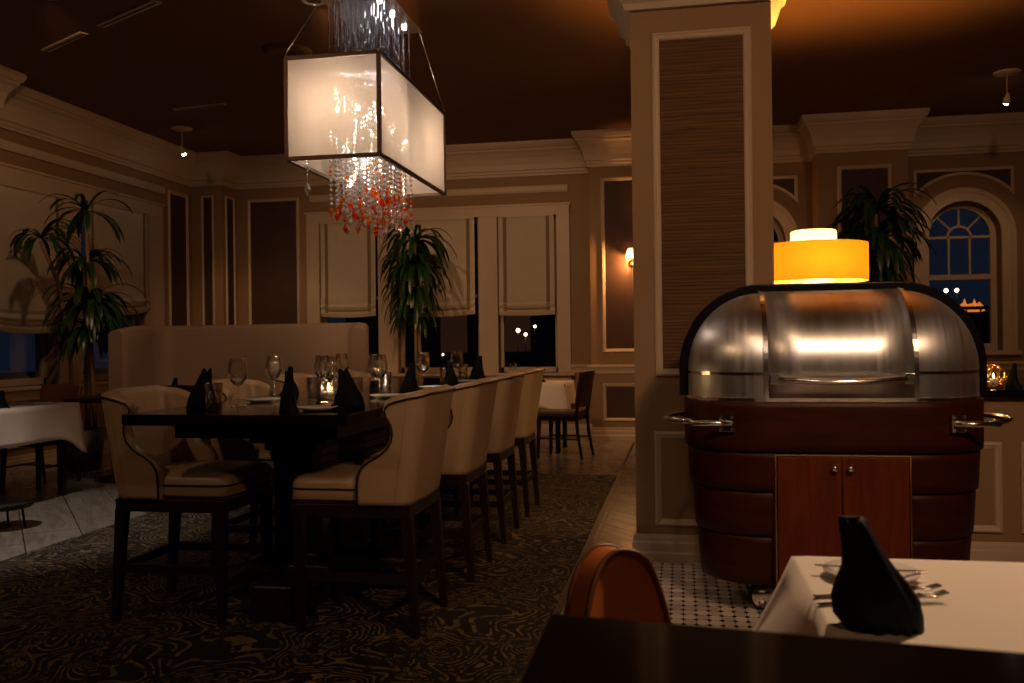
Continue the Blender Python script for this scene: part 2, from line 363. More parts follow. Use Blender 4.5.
struct(mb.build('wall_back', M['wall']))
# right part of the back wall with two arched openings
def arch_wall(mb, x0, x1, y0, y1, cx, hw, zc, zb, top):
    mb.box(x0, cx - hw, y0, y1, 0, top); mb.box(cx + hw, x1, y0, y1, 0, top); mb.box(cx - hw, cx + hw, y0, y1, 0, zb)
    n = 20; pts = [(cx - hw * math.cos(PI * i / n), zc + hw * math.sin(PI * i / n)) for i in range(n + 1)]
    for i in range(n):
        (a, c), (b, d) = pts[i], pts[i + 1]
        vs = [(a, y0, c), (b, y0, d), (b, y0, top), (a, y0, top), (a, y1, c), (b, y1, d), (b, y1, top), (a, y1, top)]
        mb.add(vs, [(0, 1, 2, 3), (4, 7, 6, 5), (0, 4, 5, 1), (3, 2, 6, 7)])
AX = (.86, 3.24)
mb = MB(); arch_wall(mb, -.06, 2.05, 11.2, 11.5, AX[0], .40, 2.36, 1.03, CZ); arch_wall(mb, 2.05, 4.9, 11.2, 11.5, AX[1], .40, 2.36, 1.03, CZ)
mb.box(1.57, 2.54, 10.75, 11.2, 0, CZ)
struct(mb.build('wall_right_back', M['wall']))
struct(MB().box(4.6, 4.9, -3.2, 11.2, 0, CZ).build('wall_right', M['wall']))
struct(MB().box(-6.08, 4.6, -3.2, -3.0, 0, CZ).build('wall_front', M['wall']))
struct(MB().box(-.245, .493, 4.924, 5.55, 0, CZ).build('wall_pillar', M['wall']))
struct(MB().box(.493, 4.6, 4.95, 5.12, 0, .885).build('wall_half', M['wall']))

# crown mouldings swept along the wall line
CROWN = [(0, -.41), (.022, -.41), (.022, -.385), (.035, -.37), (.035, -.345), (.055, -.335), (.06, -.27), (.085, -.19), (.12, -.13), (.15, -.105), (.15, -.085), (.17, -.075), (.185, -.045), (.19, -.03), (.19, 0)]
def sweep(path, prof, zt, closed=False):
    k = len(path); rows = []
    P2 = [Vector(p) for p in path]
    for i in range(k):
        def nrm(a, b): d = (b - a).normalized(); return Vector((d.y, -d.x))   # interior on the right of travel
        if closed: n1 = nrm(P2[i - 1], P2[i]); n2 = nrm(P2[i], P2[(i + 1) % k])
        else:
            n1 = nrm(P2[i - 1], P2[i]) if i else nrm(P2[0], P2[1]); n2 = nrm(P2[i], P2[i + 1]) if i < k - 1 else n1
        b = (n1 + n2); b = b / max(b.dot(n1), .01)
        rows.append([(P2[i].x + b.x * q[0], P2[i].y + b.y * q[0], zt + q[1]) for q in prof])
    if closed: rows.append(rows[0])
    mb = MB(); mb.grid(rows, smooth=False); return mb
WP = [(-6.08, -3), (-6.08, 7.15), (-6.35, 7.15), (-6.35, 10.95), (-5.9, 10.95), (-5.9, 11.3), (-1.06, 11.3), (-1.06, 10.91), (-.06, 10.91), (-.06, 11.2), (1.57, 11.2), (1.57, 10.75), (2.54, 10.75), (2.54, 11.2), (4.6, 11.2), (4.6, -3)]
struct(sweep(WP, CROWN, CZ).build('trim_2', M['trim']))
CAP = [(0, -.70), (.03, -.70), (.04, -.67), (.06, -.655), (.06, -.63), (.095, -.59), (.12, -.52), (.12, -.49), (.16, -.45), (.17, -.38), (.17, 0)]
PP = [(-.245, 4.924), (.493, 4.924), (.493, 5.55), (-.245, 5.55)]
def inv(pts): return [pts[0]] + pts[1:][::-1]
struct(sweep([(-.245, 4.924), (.493, 4.924), (.493, 5.55), (-.245, 5.55)], CAP, CZ - .03, True).build('trim_3', M['trim']))
BASE = [(0, .15), (.010, .15), (.014, .135), (.014, .115), (.022, .105), (.022, .06), (.03, .05), (.03, 0)]
struct(sweep(WP, BASE, 0).build('baseboard_back', M['trim']))
struct(sweep([(-.245, 5.55), (-.245, 4.924), (.493, 4.924), (.493, 4.95), (4.6, 4.95)][::1], BASE, 0).build('baseboard_pillar', M['trim']))
RAIL = [(0, .80), (.012, .80), (.014, .83), (.03, .865), (.042, .875), (.042, .90), (0, .905)]
for i, seg in enumerate([[(-6.35, 9.9 + .3), (-6.35, 10.95), (-5.9, 10.95), (-5.9, 11.3), (-4.87, 11.3)], [(-1.35, 11.3), (-1.06, 11.3), (-1.06, 10.91), (-.06, 10.91), (-.06, 11.2), (1.57, 11.2), (1.57, 10.75), (2.54, 10.75), (2.54, 11.2), (4.6, 11.2)]]):
    struct(sweep(seg, RAIL, 0).build('trim_%d' % (4 + i), M['trim']))
STRIP = [(0, .0), (.02, 0), (.03, .03), (.03, .075), (.02, .09), (0, .09)]
struct(sweep([(-6.35, 7.16), (-6.35, 10.30)], STRIP, 3.10).build('trim_6', M['trim']))
struct(sweep([(-4.82, 11.3), (-1.37, 11.3)], STRIP, 3.085).build('trim_7', M['trim']))
tn = [8]
def panel(org, ux, w_, z0, z1, mt, fwid=.045, field=True, fmat=None):
    """picture-frame moulding with a wallcovered field; org = left bottom corner on the wall (x, y), ux = unit vector along the wall, normal to its right"""
    ux = Vector((ux[0], ux[1], 0)); nx = Vector((ux.y, -ux.x, 0)); o = Vector((org[0], org[1], 0))
    prof = [(0, 0), (.006, .018), (.016, .024), (.024, .018), (.032, .016), (.040, .012), (.046, .004), (.048, 0)]
    rect = [(0, z0), (w_, z0), (w_, z1), (0, z1)]; mb = MB(); rows = []
    for (px_, pz) in rect + rect[:1]:
        sx_ = 1 if px_ == 0 else -1; sz_ = 1 if pz == z0 else -1
        rows.append([o + ux * (px_ + sx_ * q[0] * fwid / .048) + nx * q[1] + Vector((0, 0, pz + sz_ * q[0] * fwid / .048)) for q in prof])
    mb.grid(rows, 0, False)
    if field:
        f_ = fwid * .9; vs = []
        for dz in (.0015, .0045):
            for (px_, pz) in ((f_, z0 + f_), (w_ - f_, z0 + f_), (w_ - f_, z1 - f_), (f_, z1 - f_)): vs.append(o + ux * px_ + nx * dz + Vector((0, 0, pz)))
        mb.add(vs, [(4, 5, 6, 7), (0, 1, 5, 4), (1, 2, 6, 5), (2, 3, 7, 6), (3, 0, 4, 7)], 1)
    ob = mb.build('trim_%d' % tn[0], [fmat or M['trim'], mt]); tn[0] += 1; return struct(ob)
panel((-.135, 4.924), (1, 0), .525, 1.00, 2.855, M['grass'], .046)
panel((-.143, 4.924), (1, 0), .53, .195, .705, M['wall'], .042)
for k in range(3): panel((.62 + k * 1.06, 4.95), (1, 0), .98, .195, .66, M['wall'], .042)
panel((-6.35, 10.40), (0, 1), .46, .98, 3.18, M['panel'], .05)
panel((-6.20, 10.95), (1, 0), .18, .98, 3.18, M['panel'], .035)
panel((-5.9, 11.25), (0, -1), .24, .98, 3.18, M['panel'], .035) if False else panel((-5.9, 11.02), (0, 1), .24, .98, 3.18, M['panel'], .035)
panel((-5.72, 11.3), (1, 0), .74, .98, 3.16, M['panel'], .045)
panel((-5.72, 11.3), (1, 0), .74, .22, .68, M['wall'], .045)
panel((-.925, 10.91), (1, 0), .73, 1.05, 3.17, M['panel'], .05)
panel((-.925, 10.91), (1, 0), .73, .10 + .12, .68, M['panel'], .045)
panel((1.78, 10.75), (1, 0), .59, 1.0, 3.15, M['panel'], .05)
for k, (a, b) in enumerate(((-6.35, 7.4), (-6.35, 8.7))): panel((a, b), (0, 1), 1.1, .22, .66, M['wall'], .045)
for cx in AX:      # spandrel panels above the arches
    z0c, hw_, top_ = 2.36, .54, 3.14; n = 24; mb = MB()
    def arcpts(r, h): return [(cx + h * math.sin(a), z0c + math.sqrt(max(r * r - (h * math.sin(a)) ** 2, 0))) for a in [PI * (i / n - .5) for i in range(n + 1)]]
    a0 = arcpts(.70, hw_); a1 = arcpts(.735, hw_ - .035)
    for i in range(n):      # dark field
        vs = [(a1[i][0], 11.194, a1[i][1]), (a1[i + 1][0], 11.194, a1[i + 1][1]), (a1[i + 1][0], 11.194, top_ - .035), (a1[i][0], 11.194, top_ - .035)]
        mb.add(vs, [(0, 1, 2, 3)], 1)
    loop0 = a0 + [(cx + hw_, top_), (cx - hw_, top_)]; loop1 = a1 + [(cx + hw_ - .035, top_ - .035), (cx - hw_ + .035, top_ - .035)]; k = len(loop0)
    rows = [[(p_[0], 11.2, p_[1]) for p_ in loop0], [(p_[0], 11.178, p_[1]) for p_ in loop0], [(p_[0], 11.178, p_[1]) for p_ in loop1], [(p_[0], 11.195, p_[1]) for p_ in loop1]]
    mb.grid(rows, 0, False, True)
    struct(mb.build('trim_%d' % tn[0], [M['trim'], M['panel']])); tn[0] += 1

# ------------------------------------------------------------------ windows
wn_ = [1]
def window_flat(axis, a, b, z0, z1, plane, depth):
    """sash window in an opening; axis 'y' = wall along X at y=plane, outward +y; axis 'x' = wall along Y at x=plane, outward -x"""
    root = bpy.data.objects.new('window_%d' % wn_[0], None); wn_[0] += 1; col.objects.link(root); root['kind'] = 'structure'
    def B(mb, u0, u1, d0, d1, c, d):
        if axis == 'y': mb.box(u0, u1, plane + d0, plane + d1, c, d)
        else: mb.box(plane - d1, plane - d0, u0, u1, c, d)
    mb = MB(); t_ = .045
    for (u0, u1, c, d) in ((a, a + t_, z0, z1), (b - t_, b, z0, z1), (a, b, z0, z0 + .07), (a, b, z1 - .05, z1), (a, b, (z0 + z1) / 2 - .02, (z0 + z1) / 2 + .02)): B(mb, u0, u1, depth, depth + .05, c, d)
    mb.build('window_sash', M['trim'], root, bevel=.004)
    mb = MB(); B(mb, a + t_, b - t_, depth + .02, depth + .026, z0 + .06, z1 - .04); mb.build('glass_pane', M['pane'], root)
    return root
for (a, b, c, d) in BW: window_flat('y', a, b, c, d, 11.3, .12)
for (a, b, c, d) in LW: window_flat('x', a, b, c, d, -6.35, .12)
# casings
def casing(parts, name):
    mb = MB()
    for p_ in parts: mb.box(*p_)
    return struct(mb.build(name, M['trim'], bevel=.006))
Y0, Y1 = 11.262, 11.3
casing([(-4.87, -4.69, Y0, Y1, .80, 2.80), (-3.88, -3.62, Y0, Y1, .80, 2.80), (-2.53, -2.28, Y0, Y1, .80, 2.80), (-1.52, -1.35, Y0, Y1, .80, 2.80), (-4.87, -1.35, Y0, Y1, 2.80, 2.93), (-4.89, -1.33, 11.25, 11.3, 2.915, 2.945), (-4.92, -1.30, 11.2, 11.42, .765, .80), (-4.87, -1.35, Y0 + .01, Y1, .66, .765)], 'trim_30')
X0, X1 = -6.35, -6.312
casing([(X0, X1, 7.16, 7.30, .82, 2.78), (X0, X1, 8.30, 8.66, .82, 2.78), (X0, X1, 9.86, 10.24, .82, 2.78), (X0, X1, 7.16, 10.24, 2.78, 2.95), (X0, -6.30, 7.16, 10.26, 2.935, 2.965), (-6.47, -6.24, 7.16, 10.27, .785, .82), (X0, X1, 7.16, 10.24, .68, .785)], 'trim_31')
# arched windows
for ai, cx in enumerate(AX):
    zc, zb = 2.36, 1.03
    def arcband(mb, r0_, r1_, y0, y1, z_low, n=28, mt_=0):
        def L(r): return [(cx - r, z_low)] + [(cx - r * math.cos(PI * i / n), zc + r * math.sin(PI * i / n)) for i in range(n + 1)] + [(cx + r, z_low)]
        A, B_ = L(r0_), L(r1_)
        mb.grid([[(p_[0], y1, p_[1]) for p_ in A], [(p_[0], y0, p_[1]) for p_ in A], [(p_[0], y0, p_[1]) for p_ in B_], [(p_[0], y1, p_[1]) for p_ in B_], [(p_[0], y1, p_[1]) for p_ in A]], mt_, False)
    mb = MB(); arcband(mb, .40, .535, 11.165, 11.2, zb); arcband(mb, .50, .55, 11.15, 11.2, zb); mb.box(cx - .58, cx + .58, 11.13, 11.3, zb - .05, zb)
    struct(mb.build('trim_%d' % (32 + ai), M['trim']))
    root = bpy.data.objects.new('window_%d' % wn_[0], None); wn_[0] += 1; col.objects.link(root); root['kind'] = 'structure'
    mb = MB(); arcband(mb, .335, .40, 11.36, 11.42, zb)
    mb.box(cx - .34, cx + .34, 11.36, 11.42, zb, zb + .08); mb.box(cx - .34, cx + .34, 11.35, 11.41, 1.86, 1.92)
    mb.box(cx - .335, cx + .335, 11.37, 11.40, 2.345, 2.375)
    for s_ in (-.115, .115): mb.box(cx + s_ - .012, cx + s_ + .012, 11.37, 11.40, 1.92, 2.36)
    arcband(mb, .115, .14, 11.37, 11.40, 2.36)
    for a in (45, 90, 135):
        d = Vector((math.cos(R(a)), 0, math.sin(R(a)))); c0 = Vector((cx, 11.385, zc))
        mb.tube([c0 + d * .125, c0 + d * .345], .013, 6, smooth=False)
    mb.build('window_sash', M['trim'], root)
    mb = MB(); n = 24; pts = [(cx - .34, zb + .05)] + [(cx - .34 * math.cos(PI * i / n), zc + .34 * math.sin(PI * i / n)) for i in range(n + 1)] + [(cx + .34, zb + .05)]
    mb.add([(p_[0], 11.392, p_[1]) for p_ in pts], [tuple(range(len(pts)))]); mb.build('glass_pane', M['pane'], root)

# roman shades
def roman_shade(axis, a, b, ztop, zbot, plane, label, sag=.03, seed=0):
    """hangs in front of the opening; relaxed folds at the bottom"""
    rnd = random.Random(seed)
    loc = ((a + b) / 2, plane, ztop) if axis == 'y' else (plane, (a + b) / 2, ztop)
    th = thing('roman_shade', loc, label, 'window shade', 'linen roman shades on the windows', 0 if axis == 'y' else R(90))
    W = b - a; H_ = ztop - zbot; nu = 32
    def out(z, u, e=0):      # bulge of cloth off the window (towards local -y)
        t_ = z / H_; o = .006 + .006 * math.sin(u * 9 + 1.3 + seed) * t_
        for zz, am in ((H_ - .05, .020), (H_ - .13, .030), (H_ - .20, .022)):
            o += am * math.exp(-((z - zz) / .022) ** 2)
        return o + e
    zs = [H_ * .85 * i / 10 for i in range(11)] + [H_ * .85 + (H_ * .15) * (i / 14) for i in range(1, 15)]
    def sg(z, u): return sag * (z / H_) ** 6 * (1 - (2 * u / W) ** 2)
    def strip(mb, u0, u1, e, z_a=0, z_b=1e9, n=4, mt_=0):
        rows = []
        for z in zs:
            if z < z_a - 1e-6 or z > z_b + 1e-6: continue
            rows.append([(u0 + (u1 - u0) * j / n, -out(z, u0 + (u1 - u0) * j / n, e), -z - sg(z, u0 + (u1 - u0) * j / n)) for j in range(n + 1)])
        mb.grid(rows, mt_)
    mb = MB(); strip(mb, -W / 2, W / 2, 0, n=nu); o = mb.build('shade_cloth', M['linen'], th, fix=False)
    q = o.modifiers.new('thick', 'SOLIDIFY'); q.thickness = .003
    mb = MB(); bw = .045
    for s_ in (-1, 1): u = s_ * (W / 2 - .085); strip(mb, u - bw / 2, u + bw / 2, .004, 0, H_ - .05)
    strip(mb, -W / 2 + .06, W / 2 - .06, .005, H_ - .095, H_ - .055, n=12)
    mb.build('shade_band', M['band'], th, fix=False)
    MB().box(-W / 2, W / 2, -.02, .012, -.02, .03).build('headrail', M['trim'], th)
    return th
roman_shade('y', -4.66, -3.90, 2.80, 1.56, 11.24, 'linen roman shade, the narrow one left of the middle palm on the back windows', .02, 1)
roman_shade('y', -3.58, -2.57, 2.80, 1.56, 11.24, 'widest linen roman shade of the back windows, partly behind the palm', .03, 2)
roman_shade('y', -2.26, -1.54, 2.80, 1.535, 11.24, 'narrow linen roman shade on the rightmost back window', .01, 3)
roman_shade('x', 7.25, 8.33, 2.76, 1.38, -6.29, 'linen roman shade on the left wall window at the edge of the photo', .05, 4)
roman_shade('x', 8.72, 9.86, 2.80, 1.62, -6.29, 'linen roman shade on the left wall window behind the tall cane palm', .06, 5)
for o in scene.objects:
    if o.name.startswith('roman_shade') and abs(o.rotation_euler.z) > 1: o.rotation_euler = (0, 0, R(90))

# ------------------------------------------------------------------ outside
struct(MB().box(-30, 30, 11.8, 60, -.4, -.3).box(-40, -7.2, -5, 60, -.4, -.3).build('ground', M['outdoor']))
bld = thing('brick_building', (-3.0, 26, -.3), 'dark brick building with dim lit windows seen through the rightmost back window', 'building')
MB().box(-7, 9, 0, 6, 0, 5.2).build('facade', M['brick_far'], bld)
M['dimwin'] = emit('dim_lit_window', (1, .36, .16), .016)
for k in range(7):
    MB().box(-5.9 + k * 1.9, -5.1 + k * 1.9, -.06, 0, 1.2, 2.5).build('lit_window', M['dimwin'], bld)
def street(x, y, z, label, mt_='street', r=.07):
    th = thing('street_lamp', (x, y, -.3), label, 'street lamp', 'street lamps outside')
    MB().tube([(0, 0, 0), (0, 0, z + .3 - r)], .012, 8).build('lamp_pole', M['blackmetal'], th)
    MB().ball((0, 0, z + .3), r * .7).build('lamp_globe', M[mt_], th)
street(-3.68, 20.5, 1.453, 'brighter left one of two small lamp globes seen through the rightmost back window')
street(-3.505, 20.5, 1.358, 'lower right one of two lamp globes seen through the rightmost back window', r=.06)
street(-3.283, 20.5, 1.54, 'upper small lamp globe seen through the rightmost back window', r=.05)
street(-5.48, 20.5, .915, 'small lamp globe outside behind the glasses, through the wide back window', r=.04)
street(5.30, 19.5, 2.12, 'left one of two lamp globes seen through the arched window', r=.06)
street(5.50, 19.5, 2.12, 'right one of two lamp globes seen through the arched window', r=.06)
street(-15.4, 20.5, 1.7, 'pale lamp globe outside the left wall window by the palm', 'blue_lamp', .12)
fp = thing('fire_pit', (4.79, 16.2, -.3), 'orange glowing fire behind a railing seen through the arched window', 'fire pit')
MB().lathe([(0, 0), (.30, 0), (.28, 1.5), (.34, 1.85), (.32, 1.89), (.1, 1.86)], 20).build('bowl', M['blackmetal'], fp)
mb = MB()
for k in range(7):
    a = k * .9; mb.lathe([(.0, 0), (.085, .04), (.075, .10), (.035, .15), (0, .19 + .06 * math.sin(k * 2))], 8, c=(.13 * math.cos(a), .12 * math.sin(a), 1.88))
mb.build('flame', M['fire'], fp)
rl = thing('railing', (4.5, 14.8, -.3), 'dark metal railing outside the arched window', 'railing')
mb = MB(); mb.box(-1.2, 1.6, -.02, .02, 1.90, 1.95); mb.build('handrail', M['blackmetal'], rl)
mb = MB()
for k in range(15): mb.box(-1.2 + k * .2, -1.18 + k * .2, -.01, .01, 0, 1.9)
mb.build('balusters', M['blackmetal'], rl)

# ------------------------------------------------------------------ ceiling fixtures
def ceiling_spot(x, y, target, label, power, cone, color, lit=True):
    th = thing('ceiling_spotlight', (x, y, CZ), label, 'spotlight', 'small spotlights hanging from the ceiling')
    MB().lathe([(0, 0), (.115, 0), (.12, -.008), (.11, -.018), (.0, -.02)], 28).build('canopy', M['white_plastic'], th)
    MB().tube([(0, 0, -.015), (0, 0, -.21)], .005, 8).build('stem', M['white_plastic'], th)
    d = (Vector(target) - Vector((x, y, CZ - .27))).normalized(); q = d.to_track_quat('-Z', 'Y')
    o = MB().lathe([(0, .045), (.014, .045), (.016, .03), (.020, .02), (.030, -.01), (.036, -.045), (.031, -.045), (.024, -.02), (0, -.01)], 20).build('lamp_head', M['white_plastic'], th, (0, 0, -.25)); o.rotation_euler = q.to_euler()
    b = MB().ball((0, 0, -.048), .026, 0, 14, 8).build('bulb', M['bulb'], th, (0, 0, -.25)); b.rotation_euler = q.to_euler()
    p_ = Vector((x, y, CZ - .25)) + d * .06
    lamp('ceiling_spotlight_lamp', 'SPOT', p_, power, color, .035, target, cone, .6)
names = {0: 'small ceiling spotlight on a stem at the far left above the corner', 1: 'small ceiling spotlight on a stem at the upper right above the arched window'}
for i, ((x, y), tg, pw, cn, c_) in enumerate(SPOTS):
    if i < 2: ceiling_spot(x, y, tg, names[i], pw, cn, c_)
    else:
        if i in (5,): p_ = (x, y, CZ - .06)
        else: p_ = (x, y, CZ - .06)
        lamp('unseen_downlight_lamp', 'SPOT', p_, pw, c_, .22 if i in (5, 8) else .06, tg, cn, .7)  # unseen lamps; all but the pillar, foreground cloth and marble ones are added
        o = MB().lathe([(.055, -.004), (.06, -.012), (.085, -.008), (.09, 0)], 24, c=(0, 0, 0)).build('unseen_downlight', M['white_plastic'], None, (x, y, CZ)); tag(o, 'round downlight trim out of view, most of these added to light the room', 'downlight', 'recessed downlights')
# pale strips painted as light streaks on the ceiling, and the round disc
def streak(x0, y0, x1, y1, label):
    L_ = math.hypot(x1 - x0, y1 - y0); th = thing('light_streak_strip', ((x0 + x1) / 2, (y0 + y1) / 2, CZ), label, 'light_streak', 'painted light streaks on the ceiling', math.atan2(y1 - y0, x1 - x0))
    MB().box(-L_ / 2, L_ / 2, -.035, .035, -.012, 0).build('frame', M['trim'], th, bevel=.003)  # lighter trim colour stands in for light on the ceiling
    MB().box(-L_ / 2 + .02, L_ / 2 - .02, -.008, .008, -.016, -.012).build('streak', M['espresso'], th)
streak(-5.24, 6.753, -4.644, 6.439, 'lower of two painted light streaks in line on the ceiling at upper left')
streak(-4.423, 6.327, -3.70, 5.96, 'painted light streak on the ceiling at the upper left, nearer the top of the photo')
streak(-5.241, 8.744, -4.614, 8.647, 'painted light streak on the ceiling left of the chandelier')
o = MB().lathe([(0, -.02), (.10, -.022), (.13, -.035), (.19, -.03), (.21, -.01), (.215, 0)], 32).build('ceiling_disc', M['ceiling'], None, (-3.275, 7.224, CZ)); tag(o, 'round dark speaker disc on the ceiling left of the chandelier', 'ceiling speaker')

# ------------------------------------------------------------------ chandelier
CX = -1.73; CHZ0, CHZ1 = 2.155, 2.672
ch = thing('chandelier', (CX, 4.99, CHZ0), 'long rectangular fabric chandelier with hanging clear, amber and red crystals over the dark table', 'chandelier')
hx, hy, hh = .25, .64, CHZ1 - CHZ0
mb = MB(); f_ = .020
for sx_ in (-1, 1):
    for sy_ in (-1, 1): mb.box(sx_ * hx - f_ / 2, sx_ * hx + f_ / 2, sy_ * hy - f_ / 2, sy_ * hy + f_ / 2, 0, hh)
for z in (0, hh):
    for s_ in (-1, 1):
        mb.box(-hx, hx, s_ * hy - f_ / 2, s_ * hy + f_ / 2, z - f_ / 2, z + f_ / 2); mb.box(s_ * hx - f_ / 2, s_ * hx + f_ / 2, -hy, hy, z - f_ / 2, z + f_ / 2)
mb.build('shade_frame', M['brown_metal'], ch, bevel=.002)
for (a, b) in (((-hx, -hy), (hx, -hy)), ((hx, -hy), (hx, hy)), ((hx, hy), (-hx, hy)), ((-hx, hy), (-hx, -hy))):
    mb = MB(); mb.add([(a[0], a[1], .004), (b[0], b[1], .004), (b[0], b[1], hh - .004), (a[0], a[1], hh - .004)], [(0, 1, 2, 3)]); mb.build('shade_panel', M['organza'], ch)
top = CZ - CHZ0; cz0 = 3.10 - CHZ0
MB().box(-.20, .20, -.34, .34, cz0, cz0 + .06).box(-.19, .19, -.33, .33, cz0 + .06, top).build('canopy', M['chrome'], ch, bevel=.004)
for (x, y) in ((-.19, -.30), (.19, -.30), (-.19, .30), (.19, .30)):
    sx_, sy_ = (1 if x > 0 else -1), (1 if y > 0 else -1)
    MB().tube([(x, y, cz0), (sx_ * hx, sy_ * hy, hh + .03)], .0022, 6).tube([(sx_ * hx, sy_ * hy, hh), (sx_ * hx, sy_ * hy, hh + .035)], .006, 8).build('suspension_cable', M['chrome'], ch)
for y in (-.22, 0, .22):
    b = MB().lathe([(0, 0), (.013, 0), (.016, -.010), (.012, -.013), (0, -.012)], 14).build('canopy_bulb', M['bulb'], ch, (.12, y, cz0 - .001))
    lamp('chandelier_spot_lamp', 'SPOT', (CX + .12, 4.99 + y, 3.07), 60, WHITE, .03, (CX - .05, 4.95 + y * .6, 0), 34, .7)
nx_, ny_ = 9, 11; rs = random.Random(21)
for i in range(nx_):
    for j in range(ny_):
        x = -.155 + .31 * i / (nx_ - 1) + rs.uniform(-.012, .012) + .0; y = -.27 + .43 * j / (ny_ - 1) + rs.uniform(-.014, .014)
        mb = MB(); mb.tube([(x, y, cz0), (x, y, .50)], .0042, 6, 3)
        end = -.20 + rs.uniform(-.09, .08) - .05 * (1 if (i + j) % 3 == 0 else 0)
        z = .47
        while z > end + .05:
            big = rs.random(); r_ = rs.uniform(.009, .013); c_ = 0
            if z < .05 and rs.random() < .07: c_ = 1
            if z < -.10 and rs.random() < .15: c_ = rs.choice((1, 2)); r_ = rs.uniform(.010, .015)
            mb.oct((x, y, z), r_, r_ * 1.15, c_); z -= r_ * 2 + rs.uniform(.001, .007)
        mb.oct((x, y, z - .012), .016, .030, rs.choice((0, 0, 0, 1, 2)), 6)
        mb.build('crystal_strand', [M['crystal'], M['amber'], M['ruby'], M['rod']], ch)
mb = MB(); mb.tube([(-.20, -.50, .03), (-.20, -.50, -.10)], .0015, 5); mb.oct((-.20, -.50, -.02), .007, .01); mb.oct((-.20, -.50, -.06), .007, .01); mb.oct((-.20, -.50, -.135), .020, .04, 0, 6)
mb.build('crystal_pendant', M['crystal'], ch)
for (y) in (-.42, -.14, .14, .42):
    for x in (-.06, .06): MB().ball((x, y, .30), .009, 0, 10, 7, (1, 1, 1.6)).build('bulb', M['bulb'], ch)
    lamp('chandelier_bulb_lamp', 'POINT', (CX, 4.99 + y, CHZ0 + .30), 5.6, (1, .76, .57), .03)
for y in (-.2, .12): lamp('added_crystal_light', 'POINT', (CX, 4.99 + y, CHZ0 + .04), 2.2, (1, .86, .74), .02)  # extra points added to make the low crystals sparkle

# ------------------------------------------------------------------ dining table
TZ = .926
tb = thing('dining_table', (-1.735, 5.01, 0), 'long dark counter-height dining table with heavy pedestals under the chandelier', 'table')
MB().box(-.48, .48, -1.74, 1.74, TZ - .045, TZ).build('tabletop', M['blacktop'], tb, bevel=.006)
MB().box(-.36, .36, -1.55, 1.55, TZ - .115, TZ - .045).build('apron', M['espresso'], tb, bevel=.004)
for y in (-1.12, 1.12):
    mb = MB()
    for (w_, z0, z1) in ((.30, .79, .811), (.24, .755, .79), (.17, .72, .755), (.125, .26, .72), (.18, .215, .26), (.25, .17, .215)):
        mb.box(-w_ * .75, w_ * .75, y - w_ / 2, y + w_ / 2, z0, z1)
    mb.build('pedestal', M['espresso'], tb, bevel=.012)
    MB().prism([(-.12, y - .26), (-.09, y - .30), (.09, y - .30), (.12, y - .26), (.12, y + .26), (.09, y + .30), (-.09, y + .30), (-.12, y + .26)], .012, .17).build('pedestal_foot', M['espresso'], tb, bevel=.02)
MB().box(-.06, .06, -1.0, 1.0, .20, .27).build('stretcher', M['espresso'], tb, bevel=.006)

